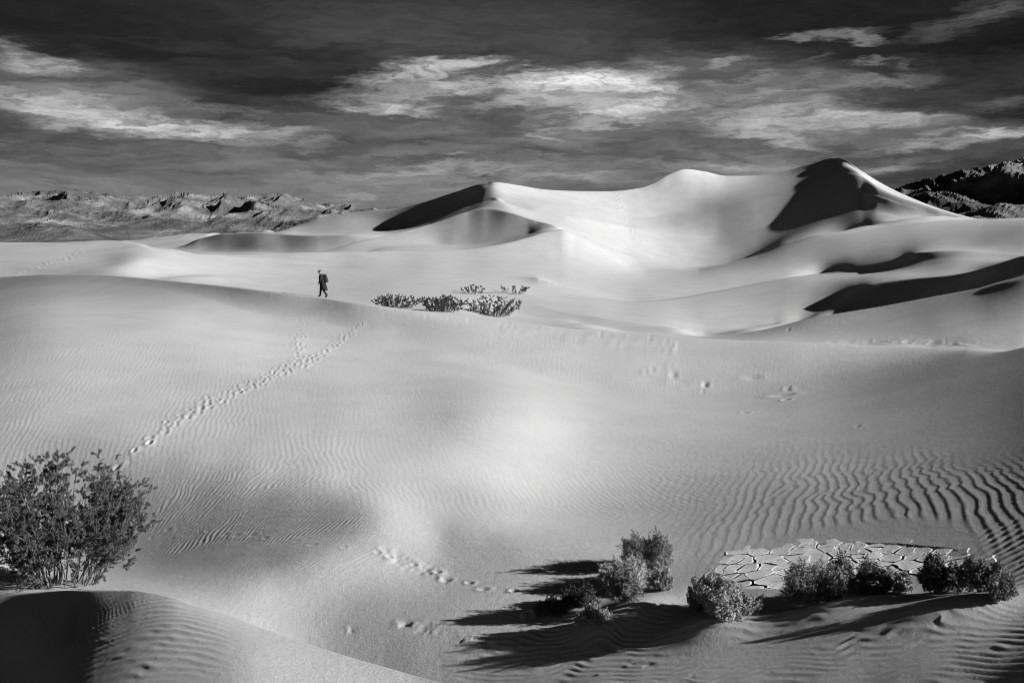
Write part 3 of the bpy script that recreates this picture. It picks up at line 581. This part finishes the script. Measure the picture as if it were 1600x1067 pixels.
m_ = ((UU > 575) & (UU < 715) & near[:, None])
dl = np.abs((GPY-882)-(UU-645)*.40)
GZ += m_*np.exp(-(dl/11)**2)*box(UU, 588, 700, 14)*.045*fbm(GX/.22, GY/.3, 3, 411)
for (u, p, rr_) in [(640,975,26),(670,985,22),(735,1000,20),(760,1008,18),(545,985,9)]:
    mm = np.exp(-(((UU-u)/rr_)**2+((GPY-p)/6)**2))*near[:, None]; GZ += mm*.05*fbm(GX/.2, GY/.25, 3, 421+u)
# far tracks are broader troughs seen from hundreds of metres
trail([(966,304),(969,328),(985,358),(1009,383)], 1.5, .3, .13, .25, .15)
for (a, b, n, sp) in [((800,425),(850,440),16,7),((830,432),(895,452),18,6),((905,438),(955,425),12,4)]:
    for i in range(n):
        t = i/n; u = a[0]+(b[0]-a[0])*t+r_.gauss(0, sp*.6); p = a[1]+(b[1]-a[1])*t+r_.gauss(0, sp*.4)
        dent(ground(u, p), .14, .06, .3)
for i in range(17):
    t = i/16; dent(ground(1158+t*175+r_.gauss(0, 2), 529-t*31+r_.gauss(0, 1)), .08, .05, .3)
for i in range(26):
    t = i/26; dent(ground(30+t*110+r_.gauss(0, 3), 427-t*33+r_.gauss(0, 2)), .16, .06, .5)
m2 = (np.exp(-(((UU-1400)/90)**2+((GPY-535)/5)**2))+.6*np.exp(-(((UU-1510)/50)**2+((GPY-538)/4)**2)))*((GSEG >= 9) & (GSEG < 11))[:, None]
GZ += m2*.06*fbm(GX/.35, GY/.5, 3, 431)

# --- build the one sheet
nr, nc = GD.shape
V = np.stack([GX, GY, GZ+CAMZ], -1).reshape(-1, 3)
idx = np.arange(nr*nc).reshape(nr, nc)
Q = np.stack([idx[:-1, :-1], idx[:-1, 1:], idx[1:, 1:], idx[1:, :-1]], -1).reshape(-1, 4)
tag(link('sand_dunes', np_mesh('sand_dunes', V, Q), M_SAND), 'pale wind-rippled sand dunes rolling to the far ridge', kind='structure')
def G3(u, py): g = ground(u, py); return Vector((g.x, g.y, height(g.x, g.y)+CAMZ))

# ---------------------------------------------------------------- mountains
def range_mesh(name, u0, u1, nu, d0, d1, nd, top, seed, foot=-14.0, sharp=1.0, sx=140.0, sy=300.0):
    u = np.linspace(u0, u1, nu); t = np.linspace(0, 1, nd); d = d0*(d1/d0)**t
    D, Uu = np.meshgrid(d, u, indexing='ij'); T = np.meshgrid(t, u, indexing='ij')[0]
    x = (Uu-800)*D/F; y = D
    wx = x+90*fbm(x/400, y/400, 3, seed+1); wy = y+90*fbm(x/400+9, y/400, 3, seed+2)
    r = 0; a = 1.0; tot = 0; fx, fy = wx/sx, wy/sy; prev = 1.0
    for o in range(7):
        n = 1-np.abs(2*vnoise(fx, fy, seed+o*31)-1); n = n**(1.3*sharp); r = r+a*n*prev; tot += a; prev = np.clip(n*1.3, .25, 1); a *= .46; fx = fx*2.07+5; fy = fy*2.0-3
    r = r/tot
    big = .5+.5*fbm(x/700, y/700, 2, seed+77)
    env = sstep(T, 0, .55)*.55+sstep(T, .35, .9)*.45
    env = env*(1-.75*sstep(T, .93, 1.0))
    h = env*(.55+.25*big)+(env**.6*.55-.27*sstep(T, .6, .9))*(r-.35)
    z = h
    ptop = pchip([p[0] for p in top], [p[1] for p in top], u)
    px = (z/D).max(0); sc = ((HZ-ptop)/F+(-foot)/d1)/np.maximum(px, 1e-9)
    k = np.ones(13)/13; sc = np.convolve(np.pad(sc, 6, 'edge'), k, 'valid')
    edge = sstep(np.arange(nu), 0, nu*.03)*(1-sstep(np.arange(nu), nu*.97, nu-1))
    z = foot+z*sc[None]*edge[None]
    V = np.stack([x, y, z+CAMZ], -1).reshape(-1, 3); I = np.arange(nd*nu).reshape(nd, nu)
    Qd = np.stack([I[:-1, :-1], I[:-1, 1:], I[1:, 1:], I[1:, :-1]], -1).reshape(-1, 4)
    return np_mesh(name, V, Qd, smooth=False)
def m_rock(lo, hi, bias, sc):
    def f(N, b):
        p = N.new('ShaderNodeNewGeometry').outputs['Position']
        mp_ = N.new('ShaderNodeMapping'); N.put(mp_.inputs[0], p); mp_.inputs['Scale'].default_value = (1, 1, 3.2)
        a = N.noise(mp_.outputs[0], sc, 6, 0.62, dist=0.6); c = N.noise(p, sc*9, 5, 0.7)
        v = N.math('MULTIPLY', N.rng(a, bias-.09, bias+.13, lo, hi), N.rng(c, .3, .7, .72, 1.22))
        N.put(b.inputs['Base Color'], grey(N, v)); bump(N, b, c, 0.6, 5.0)
    return f
M_ROCKL = material('badland_rock', m_rock(.05, .12, .53, .009)); M_ROCKD = material('dark_rock', m_rock(.028, .055, .5, .006)); M_ROCKR = material('basalt_rock', m_rock(.05, .12, .54, .004))
TOPL = [(-700,300),(-200,306),(0,303),(40,297),(75,296),(105,292.5),(140,298),(175,301),(210,302),(245,304),(290,297),(315,303),(350,299),(385,305),(415,300),(438,298),(460,304),(480,312),(520,317),(555,320),(590,325),(620,331),(680,343),(760,352)]
tag(link('mountain_range', range_mesh('mountain_range', -700, 760, 560, 1150, 3800, 200, TOPL, 11), M_ROCKL), 'pale eroded mountain range on the left horizon', kind='structure')
TOPF = [(-700,345),(-200,350),(0,352),(50,346),(90,348),(130,356),(165,367),(200,376),(260,384),(330,392)]
tag(link('foothill', range_mesh('foothill', -700, 330, 320, 900, 1300, 70, TOPF, 41, -12.5, .8, 40, 90), M_ROCKD), 'dark low foothill below the left mountains', kind='structure')
TOPR = [(1330,330),(1380,303),(1410,288),(1440,280),(1480,270),(1512,262),(1535,261),(1560,252),(1600,247),(1700,238),(1900,225),(2300,215)]
tag(link('mountain_slope', range_mesh('mountain_slope', 1300, 2300, 420, 1400, 3200, 150, TOPR, 71, -14.0, .8, 170, 330), M_ROCKR), 'dark mountain slope on the right horizon', kind='structure')

# ---------------------------------------------------------------- dried mud: every plate a piece of its own
mud = empty('mud_flat', (mcx, mcy, mud_z(mcx, mcy)+CAMZ)); tag(mud, 'pale cracked dried mud flat beside the right-hand shrubs', kind='structure')
poly = [(p.x, p.y) for p in mp]
def inside(x, y, pg):
    c = False; j = len(pg)-1
    for i in range(len(pg)):
        if (pg[i][1] > y) != (pg[j][1] > y) and x < (pg[j][0]-pg[i][0])*(y-pg[i][1])/(pg[j][1]-pg[i][1])+pg[i][0]: c = not c
        j = i
    return c
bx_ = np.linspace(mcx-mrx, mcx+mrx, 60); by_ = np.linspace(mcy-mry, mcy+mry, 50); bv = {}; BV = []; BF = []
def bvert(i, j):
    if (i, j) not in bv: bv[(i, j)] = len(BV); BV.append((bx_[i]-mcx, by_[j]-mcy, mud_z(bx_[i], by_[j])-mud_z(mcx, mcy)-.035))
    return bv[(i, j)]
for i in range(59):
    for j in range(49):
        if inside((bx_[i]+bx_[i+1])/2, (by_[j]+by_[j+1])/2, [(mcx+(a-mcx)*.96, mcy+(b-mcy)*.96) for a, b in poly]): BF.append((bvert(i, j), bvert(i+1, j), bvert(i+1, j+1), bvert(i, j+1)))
bm_ = bpy.data.meshes.new('crack_shade_bed'); bm_.from_pydata(BV, [], BF)
link('crack_shade_bed', bm_, M_CRACK, mud)  # dark sheet added under the plates, shade painted into the gaps
rm = random.Random(21); seeds = []; tries = 0
x0, x1 = mcx-mrx-1, mcx+mrx+1; y0, y1 = mcy-mry-1, mcy+mry+1
while tries < 6000:
    tries += 1; x = rm.uniform(x0, x1); y = rm.uniform(y0, y1); r = rm.choice((.2, .28, .38, .5)) if tries < 1500 else .15
    if all((x-a)**2+(y-b)**2 > max(r, c)**2*.82 for a, b, c in seeds): seeds.append((x, y, r))
def clip_half(pg, mx, my, nx, ny):
    out = []; n = len(pg)
    for i in range(n):
        a, b = pg[i], pg[(i+1) % n]; da = (a[0]-mx)*nx+(a[1]-my)*ny; db = (b[0]-mx)*nx+(b[1]-my)*ny
        if da <= 0: out.append(a)
        if da*db < 0: t = da/(da-db); out.append((a[0]+(b[0]-a[0])*t, a[1]+(b[1]-a[1])*t))
    return out
for (x, y, r) in seeds:
    if not inside(x, y, poly): continue
    pg = [(x-.8, y-.8), (x+.8, y-.8), (x+.8, y+.8), (x-.8, y+.8)]
    for (a, b, c) in seeds:
        d = math.hypot(a-x, b-y)
        if 0 < d < 1.6:
            gap = (.002, .003, .004, .008, .014, .018)[int(abs(math.sin((a+x)*37.7+(b+y)*91.3))*5.999)]; nx, ny = (a-x)/d, (b-y)/d; pg = clip_half(pg, (x+a)/2-nx*gap, (y+b)/2-ny*gap, nx, ny)
    if len(pg) < 3: continue
    # roughen the rim: split edges and jitter
    rim = []
    for i in range(len(pg)):
        a, b = pg[i], pg[(i+1) % len(pg)]; L = math.hypot(b[0]-a[0], b[1]-a[1]); k = max(1, int(L/.11))
        for j in range(k):
            t = j/k; w = .016*math.sin(math.pi*t)*4*(.25) + .012
            rim.append((a[0]+(b[0]-a[0])*t+rm.uniform(-w, w), a[1]+(b[1]-a[1])*t+rm.uniform(-w, w)))
    bmx = bmesh.new(); n = len(rim); tx, ty = rm.gauss(0, .012), rm.gauss(0, .012); de = min(abs((ex2-ex1)*(ey1-y)-(ex1-x)*(ey2-ey1))/math.hypot(ex2-ex1, ey2-ey1) for (ex1, ey1), (ex2, ey2) in zip(poly, poly[1:]+poly[:1]))
    up = rm.uniform(-.006, .003)-.022*max(0, 1-de/.38)*rm.uniform(.4, 1.0)
    gx_ = (mud_z(x+.2, y)-mud_z(x-.2, y))/.4; gy_ = (mud_z(x, y+.2)-mud_z(x, y-.2))/.4
    def zz(px, py_): return up+(tx+gx_)*(px-x)+(ty+gy_)*(py_-y)
    low = [bmx.verts.new((px-x, py_-y, -.075+zz(px, py_))) for px, py_ in rim]
    top = [bmx.verts.new((px-x, py_-y, .008+zz(px, py_)+rm.uniform(-.0012, .0012))) for px, py_ in rim]
    inn = [bmx.verts.new(((px-x)*.86, (py_-y)*.86, .009+zz(px, py_)+rm.uniform(-.0018, .0018))) for px, py_ in rim]
    cen = bmx.verts.new((0, 0, .008+up))
    for i in range(n):
        j = (i+1) % n
        bmx.faces.new((low[i], low[j], top[j], top[i])).material_index = 1; bmx.faces.new((top[i], top[j], inn[j], inn[i])); bmx.faces.new((inn[i], inn[j], cen))  # plate sides take the painted crack shade
    me = bpy.data.meshes.new('mud_plate'); bmx.to_mesh(me); bmx.free()
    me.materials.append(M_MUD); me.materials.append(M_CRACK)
    o = link('mud_plate', me, None, mud); o.location = (x-mcx, y-mcy, mud_z(x, y)-mud_z(mcx, mcy))

# ---------------------------------------------------------------- plants
def tube(pts, r0, r1, sides=5):
    pts = np.array(pts, float); n = len(pts); V = []; tn = np.gradient(pts, axis=0); tn /= np.linalg.norm(tn, axis=1, keepdims=True)+1e-9
    up = np.array([.31, .17, .93]); s1 = np.cross(tn, up); s1 /= np.linalg.norm(s1, axis=1, keepdims=True)+1e-9; s2 = np.cross(tn, s1)
    a = np.arange(sides)*2*np.pi/sides; r = np.linspace(r0, r1, n)
    V = pts[:, None]+r[:, None, None]*(np.cos(a)[None, :, None]*s1[:, None]+np.sin(a)[None, :, None]*s2[:, None])
    I = np.arange(n*sides).reshape(n, sides); J = np.roll(I, -1, axis=1)
    Q_ = np.stack([I[:-1], J[:-1], J[1:], I[1:]], -1).reshape(-1, 4); return V.reshape(-1, 3), Q_
def join_tubes(lst):
    V = []; Q_ = []; o = 0
    for v, q in lst: V.append(v); Q_.append(q+o); o += len(v)
    return np.concatenate(V), np.concatenate(Q_)
def leaves(C, size, rg, aspect=.45, updir=None):
    n = len(C); t = rg.normal(size=(n, 3)); 
    if updir is not None: t = t+updir
    t /= np.linalg.norm(t, axis=1, keepdims=True)+1e-9
    s = np.cross(t, rg.normal(size=(n, 3))); s /= np.linalg.norm(s, axis=1, keepdims=True)+1e-9
    L = size*rg.uniform(.6, 1.25, (n, 1)); a = t*L; b = s*L*aspect
    V = np.stack([C-a, C+b*.9-a*.1, C+a, C-b*.9-a*.1], 1).reshape(-1, 3); return V, np.arange(n*4).reshape(n, 4)
def bez(p0, p1, p2, n):
    t = np.linspace(0, 1, n)[:, None]; return (1-t)**2*p0+2*t*(1-t)*p1+t*t*p2
def creosote(name, base, w, h, seed, label, nst, nlf, leaf, mat, group=None, lean=0.0, fill=.25, base_spread=.25, thick=.016, cat='bush', sub=6, tw=5):
    """open desert bush: many upright stems forking into leafy sprays"""
    rg = np.random.default_rng(seed); root = empty(name, base); tag(root, label, cat, group); tips = []
    for i in range(nst):
        a = rg.uniform(0, 2*np.pi); rr = math.sqrt(rg.uniform(0, 1)); out = np.array([math.cos(a)*rr*w*.5, math.sin(a)*rr*w*.38, 0])
        top = h*(1-.45*rr**2)*rg.uniform(.70, 1.03); p0 = np.array([out[0]*base_spread+rg.normal(0, .03*w), out[1]*base_spread, -.06])
        p2 = out+np.array([lean*h, 0, top]); p1 = p0*.35+out*.5+np.array([0, 0, top*.45])
        c = bez(p0, p1, p2, 8); c[1:-1] += rg.normal(0, .012*h, (6, 3)); parts = [tube(c, thick*rg.uniform(.7, 1.2), thick*.35, 5)]
        for j in range(sub):
            t = rg.uniform(fill, 1.0) if j > 1 else 1.0; k = min(6, int(t*7)); q0 = c[k]+(c[k+1]-c[k])*(t*7-k)
            dr = rg.normal(size=3)*.8+np.array([out[0], out[1], 0])/max(w, .1)*1.3+np.array([0, 0, .8]); dr /= np.linalg.norm(dr)
            L = h*rg.uniform(.10, .24)*(1.2-.5*t); q2 = q0+dr*L; q1 = q0+dr*L*.5+rg.normal(size=3)*.08*L
            b1 = bez(q0, q1, q2, 5); parts.append(tube(b1, thick*.35, thick*.15, 4))
            for e in range(tw):
                s0 = b1[rg.integers(1, 5)]; d2 = dr*.8+rg.normal(size=3)*.7+np.array([0, 0, .35]); d2 /= np.linalg.norm(d2); L2 = L*rg.uniform(.25, .55)
                t2 = bez(s0, s0+d2*L2*.5+rg.normal(size=3)*.05*L2, s0+d2*L2, 4); parts.append(tube(t2, thick*.16, thick*.08, 3)); tips.append((t2, L2))
        v, q = join_tubes(parts); link('stem', np_mesh('stem', v, q), M_TWIG, root)
    per = max(3, nlf//len(tips)); C = []
    for c, L in tips:
        m = max(2, int(per*rg.uniform(.3, 1.7))); t = rg.uniform(.15, 1.02, m)**.7*(len(c)-1); k = np.clip(t.astype(int), 0, len(c)-2)
        p = c[k]+(c[k+1]-c[k])*(t-k)[:, None]; o = rg.normal(size=(m, 3)); o /= np.linalg.norm(o, axis=1, keepdims=True)
        C.append(p+o*(leaf*1.5+L*.06)*rg.uniform(.2, 1, (m, 1)))
    C = np.concatenate(C); C[:, 2] = np.maximum(C[:, 2], .03)
    v, q = leaves(C, leaf, rg, .55); tag(link('foliage', np_mesh('foliage', v, q, False), mat, root), kind='stuff')
    return root
def saltbush(name, base, w, h, seed, label, mat, nclump=70, per=80, leaf=.020, group=None, depth=.8, cat='shrub'):
    """low rounded shrub of dense clumps"""
    rg = np.random.default_rng(seed); root = empty(name, base); tag(root, label, cat, group); C = []
    lob = [(rg.uniform(-.62, .62), rg.uniform(-.5, .5), rg.uniform(.35, .62), rg.uniform(.45, 1.0)) for _ in range(8)]+[(0, 0, .6, .9)]
    ns = 0
    for i in range(nclump):
        lx, ly, lr, lh = lob[rg.integers(len(lob))]; a = rg.uniform(0, 2*np.pi); e = math.asin(rg.uniform(.02, 1)); sh = rg.uniform(.68, 1.05)
        c = np.array([(lx+lr*.62*math.cos(e)*math.cos(a)*sh)*w*.5*1.15, (ly+lr*.62*math.cos(e)*math.sin(a)*sh)*w*.5*depth*1.15, (.12+.88*lh*math.sin(e)*sh)*h])
        cr = w*rg.uniform(.03, .075); m = int(per*rg.uniform(.6, 1.3)); d = rg.normal(size=(m, 3)); d = d/np.linalg.norm(d, axis=1, keepdims=True)*cr*1.9*rg.uniform(.25, 1, (m, 1))**.5; d[:, 2] *= .85
        p = c+d; tipdir = c/np.linalg.norm(c); C.append(p)
        sp = int(m*.22); C.append(c+tipdir*rg.uniform(.8*cr, cr*2.5, (sp, 1))+rg.normal(0, cr*.16, (sp, 3)))
        if i % max(1, nclump//7) == 0:
            p0 = np.array([c[0]*.12, c[1]*.12, -.04]); v, q = tube(bez(p0, c*np.array([.6, .6, .35]), c, 6), .010, .004, 5); link('stem', np_mesh('stem', v, q), M_WOOD, root)
    C = np.concatenate(C); C[:, 2] = np.maximum(C[:, 2], .01)
    v, q = leaves(C, leaf, rg, .5, np.array([0, 0, .5])); tag(link('foliage', np_mesh('foliage', v, q, False), mat, root), kind='stuff')
    return root
PXM = lambda g: g.y/F

g = G3(95, 912)
creosote('creosote_bush', g, 3.5, 2.75, 3, 'tall dark leafy bush at the left edge of the picture', 62, 190000, .018, M_CREO, base_spread=.42, fill=.25, sub=13, thick=.016)
FARB = [(620,481,72,24,31,'leftmost low bush behind the walker beyond the crest'),(688,487,68,31,32,'middle rounded bush in the row beyond the dune crest'),(768,493,98,34,33,'rightmost and widest bush in the low row beyond the dune crest')]
for (u, p, w, h, sd, lb) in FARB:
    g = G3(u, p); k = PXM(g)
    creosote('desert_bush', g, w*k*1.15, h*k*.82, sd, lb, 56, 52000, .024, M_FAR, group='bushes beyond the dune crest', base_spread=.5, fill=.15, thick=.02, sub=7)
for (u, p, w, h, sd, lb) in [(741,460,38,15,41,'sparse twiggy bush behind the widest bush, left of two'),(803,459,56,14,42,'sparse twiggy bush on the right end of the bare branch')]:
    g = G3(u, p); k = PXM(g)
    creosote('twiggy_bush', g, w*k, h*k, sd, lb, 16, 3600, .04, M_FAR, group='twiggy bushes on the far sand', base_spread=.6, fill=.3, thick=.022, sub=5)
ga, gb = G3(706, 456), G3(792, 459)
bc = bez(np.array(ga)+np.array([0, 0, .25]), (np.array(ga)+np.array(gb))/2+np.array([0, 0, -.05]), np.array(gb)+np.array([0, 0, .12]), 9)
ob = link('fallen_branch', np_mesh('fallen_branch', *[(a-b0 if i == 0 else a) for i, (a, b0) in enumerate(zip(tube(bc, .03, .08, 6), (np.array(ga), 0)))]), M_WOOD)
ob.location = ga; tag(ob, 'long bare branch lying on the sand between two twiggy bushes', 'branch')

SH = [ # u, base row, width, height, tone, label
 (1022,888,86,56,0,'grey shrub standing highest at the back of the left clump'),
 (972,918,76,44,1,'pale-topped shrub at the upper left of the mound'),
 (985,960,78,46,0,'shrub on the left flank of the mound below the pale-topped shrub'),
 (1034,925,42,32,1,'small pale shrub between the mound shrubs and the hollow'),
 (928,990,56,28,1,'small pale shrub alone at the foot of the mound, lowest left'),
 (1092,958,44,48,0,'narrow shrub on top of the middle clump'),
 (1112,978,82,58,1,'broad pale shrub on the left of the middle clump'),
 (1146,986,74,46,1,'pale shrub at the front of the middle clump'),
 (1174,972,40,24,1,'low pale shrub at the right end of the middle clump'),
 (1285,946,96,66,0,'largest shrub in front of the cracked mud'),
 (1342,930,78,50,0,'shrub leaning on the right of the largest mud-side shrub'),
 (1386,928,40,38,0,'small upright shrub between the big shrub and the dark one'),
 (1418,928,38,30,1,'little pale shrub at the middle of the right-hand row'),
 (1468,938,74,52,2,'dark shrub right of the little pale shrub'),
 (1505,934,48,44,0,'shrub in the gap of the right-hand row'),
 (1535,942,62,50,0,'bushy shrub near the right end of the row'),
 (1570,955,46,38,0,'rightmost shrub in the row by the picture edge'),
 (906,948,52,30,2,'dark low shrub lying in the long shadow, nearer the mound'),
 (862,962,56,26,2,'dark low shrub lying in the long shadow, middle'),
 (824,968,26,15,1,'tiny pale tuft at the tip of the shadowed shrubs'),
]
for i, (u, p, w, h, tn, lb) in enumerate(SH):
    g = G3(u, p); k = PXM(g); big = w > 60
    saltbush('desert_shrub', g+Vector((0, .15*w*k, -.01)), w*k*1.06, h*k*1.08, 200+i, lb, (M_SALTD, M_SALT, M_CREO)[tn], nclump=int(60+w*1.1), per=120 if big else 75, leaf=.017, group='low shrubs round the mud flat')

# ---------------------------------------------------------------- the walker
M_SKIN = material('skin', flat(.10, .14)); M_COAT = material('coat_cloth', flat(.006, .012, 9)); M_PACK = material('pack_cloth', flat(.008, .02, 14, .6)); M_TROU = material('trouser_cloth', flat(.01, .02, 9)); M_BOOT = material('boot_leather', flat(.006, .012, 9, .6)); M_TRIM = material('strap_webbing', flat(.06, .1, 9))
jr = int(np.argmin(np.abs(UC-505))); rc = C1row+1
wp = Vector((GX[rc, jr], GY[rc, jr], 0)); slope = (height(wp.x+.4, wp.y)-height(wp.x-.4, wp.y))/.8
wp.z = height(wp.x, wp.y)+CAMZ
person = empty('person', wp); tag(person, 'person in long dark coat and cap walking left along the dune crest', 'person')
gz = lambda x: slope*x
VB = [((0,0,.95),.13),((-.03,0,1.12),.13),((-.07,0,1.32),.135),((-.12,0,1.46),.055),((-.155,0,1.53),.058),((-.185,0,1.60),.088),((-.20,0,1.66),.085),((-.255,0,1.585),.03),
      ((-.02,.10,.90),.085),((-.14,.10,.50+gz(-.14)),.058),((-.17,.10,.10+gz(-.17)),.038),((-.28,.10,.04+gz(-.28)),.035),
      ((.02,-.10,.90),.085),((.05,-.10,.50),.058),((.29,-.10,.16+gz(.29)),.038),((.20,-.10,.045+gz(.2)),.035),
      ((-.07,-.19,1.39),.058),((-.10,-.25,1.13),.044),((-.19,-.23,.90),.030),((-.215,-.23,.84),.026),
      ((-.06,.19,1.39),.058),((.02,.25,1.14),.044),((-.06,.24,.91),.030),((-.08,.24,.85),.026)]
EB = [(0,1),(1,2),(2,3),(3,4),(4,5),(5,6),(5,7),(0,8),(8,9),(9,10),(10,11),(0,12),(12,13),(13,14),(14,15),(2,16),(16,17),(17,18),(18,19),(2,20),(20,21),(21,22),(22,23)]
for hi, sx_ in ((19, -1), (23, 1)):
    hx, hy, hz = VB[hi][0]
    for fi, (oy, ln) in enumerate(((-.028, .062), (-.010, .074), (.010, .070), (.028, .056))):
        a = len(VB); VB.append(((hx-.012, hy+oy, hz-ln*.55), .009)); VB.append(((hx+.006, hy+oy, hz-ln), .008)); EB += [(hi, a), (a, a+1)]
    a = len(VB); VB.append(((hx-.03, hy-.02, hz-.005), .010)); VB.append(((hx-.042, hy-.015, hz-.038), .008)); EB += [(hi-1, a), (a, a+1)]
me = bpy.data.meshes.new('body'); me.from_pydata([v[0] for v in VB], EB, []); me.materials.append(M_SKIN)
body = link('body', me, M_SKIN, person)
sk = body.modifiers.new('skin', 'SKIN'); sk.use_smooth_shade = True
for i, v in enumerate(VB): me.skin_vertices[0].data[i].radius = (v[1], v[1])
me.skin_vertices[0].data[0].use_root = True
sd_ = body.modifiers.new('sub', 'SUBSURF'); sd_.levels = 2; sd_.render_levels = 2
def rings(name, R, mat, seg=20, cap=True, par=person):
    """R: (cx, cy, cz, rx, ry, tilt)"""
    V_ = []; Q_ = []
    for (cx, cy, cz, rx, ry, tl) in R:
        for k in range(seg):
            a = 2*math.pi*k/seg; V_.append((cx+rx*math.cos(a), cy+ry*math.sin(a), cz+tl*math.cos(a)))
    for i in range(len(R)-1):
        for k in range(seg): j = (k+1) % seg; Q_.append((i*seg+k, i*seg+j, (i+1)*seg+j, (i+1)*seg+k))
    if cap: Q_.append(tuple(range(seg-1, -1, -1))); Q_.append(tuple((len(R)-1)*seg+k for k in range(seg)))
    m = bpy.data.meshes.new(name); m.from_pydata(V_, [], Q_)
    for p in m.polygons: p.use_smooth = True
    return link(name, m, mat, par)
def limb(name, pts, mat, sides=12, par=person):
    V_ = []; Q_ = []; P3 = [Vector(p[0]) for p in pts]; n = len(P3)
    for i, p in enumerate(P3):
        t = (P3[min(i+1, n-1)]-P3[max(i-1, 0)]).normalized(); s1 = t.cross(Vector((0, 1, .02))).normalized(); s2 = t.cross(s1)
        for k in range(sides): a = 2*math.pi*k/sides; V_.append(p+pts[i][1]*(math.cos(a)*s1+math.sin(a)*s2))
    for i in range(n-1):
        for k in range(sides): j = (k+1) % sides; Q_.append((i*sides+k, i*sides+j, (i+1)*sides+j, (i+1)*sides+k))
    Q_ += [tuple(range(sides-1, -1, -1)), tuple((n-1)*sides+k for k in range(sides))]
    m = bpy.data.meshes.new(name); m.from_pydata(V_, [], Q_)
    for p in m.polygons: p.use_smooth = True
    return link(name, m, mat, par)
coat = rings('coat', [(.085,0,.46,.25,.24,-.02),(.065,0,.60,.24,.24,-.01),(.035,0,.78,.22,.23,0),(.0,0,.95,.20,.22,0),(-.03,0,1.12,.195,.225,0),(-.06,0,1.28,.19,.235,.01),(-.08,0,1.38,.15,.235,.02),(-.105,0,1.44,.11,.17,.03),(-.125,0,1.485,.075,.085,.03)], M_COAT)
limb('sleeve', [((-.06,-.14,1.42),.085),((-.07,-.21,1.36),.085),((-.10,-.255,1.13),.068),((-.18,-.235,.925),.052)], M_COAT, par=coat)
limb('sleeve', [((-.05,.14,1.42),.085),((-.05,.21,1.36),.085),((.02,.255,1.14),.068),((-.055,.24,.935),.052)], M_COAT, par=coat)
tr = limb('trousers', [((-.02,.10,.92),.10),((-.09,.10,.66),.088),((-.14,.10,.48),.075),((-.165,.10,.14+gz(-.17)),.062)], M_TROU)
limb('trouser_leg', [((.02,-.10,.92),.10),((.045,-.10,.68),.088),((.07,-.10,.49),.075),((.27,-.10,.20+gz(.29)),.062)], M_TROU, par=tr)
for (ax_, az_, tx_, tz_, yy) in ((-.165, .13+gz(-.17), -.30, .035+gz(-.30), .10), (.285, .20+gz(.29), .175, .04+gz(.18), -.10)):
    hx_ = ax_+.035; limb('boot', [((ax_, yy, az_+.06), .058), ((ax_+.005, yy, az_-.03), .056), ((ax_*.55+tx_*.45, yy, az_*.3+tz_*.7), .052), ((tx_, yy, tz_), .040)], M_BOOT)
# rucksack: rounded block with lid, pocket and straps
def rbox(name, cx, cy, cz, sx2, sy2, sz2, mat, par, rot=0.0, bv=.03):
    b_ = bmesh.new(); bmesh.ops.create_cube(b_, size=1.0); bmesh.ops.scale(b_, vec=(sx2, sy2, sz2), verts=b_.verts)
    bmesh.ops.bevel(b_, geom=list(b_.edges), offset=bv, segments=3, profile=.6, affect='EDGES')
    bmesh.ops.rotate(b_, cent=(0, 0, 0), matrix=Matrix.Rotation(rot, 3, 'Y'), verts=b_.verts); bmesh.ops.translate(b_, vec=(cx, cy, cz), verts=b_.verts)
    m = bpy.data.meshes.new(name); b_.to_mesh(m); b_.free()
    for p in m.polygons: p.use_smooth = True
    return link(name, m, mat, par)
pack = empty('backpack', (wp.x, wp.y, wp.z)); tag(pack, 'dark backpack worn by the walker on the crest', 'backpack')
rbox('bag', .185, 0, 1.18, .24, .34, .48, M_PACK, pack, -.22, .05); rbox('lid', .105, 0, 1.435, .21, .30, .09, M_PACK, pack, -.22, .035); rbox('pocket', .31, 0, 1.10, .08, .22, .20, M_PACK, pack, -.22, .025)
limb('strap', [((.02,-.13,1.44),.018),((-.14,-.14,1.43),.018),((-.20,-.14,1.28),.018),((-.10,-.17,1.05),.018),((.08,-.14,1.02),.018)], M_TRIM, 6, pack)
limb('strap', [((.02,.13,1.44),.018),((-.14,.14,1.43),.018),((-.20,.14,1.28),.018),((-.10,.17,1.05),.018),((.08,.14,1.02),.018)], M_TRIM, 6, pack)
cap = empty('cap', (wp.x, wp.y, wp.z)); tag(cap, 'dark peaked cap on the walker\'s bowed head', 'cap')
rings('crown', [(-.20,0,1.645,.108,.098,.03),(-.20,0,1.69,.100,.090,.03),(-.20,0,1.725,.075,.068,.02),(-.20,0,1.742,.03,.03,.01)], M_COAT, 16, True, cap)
rings('peak', [(-.285,0,1.615,.075,.078,.035),(-.285,0,1.628,.075,.078,.035)], M_COAT, 16, True, cap)
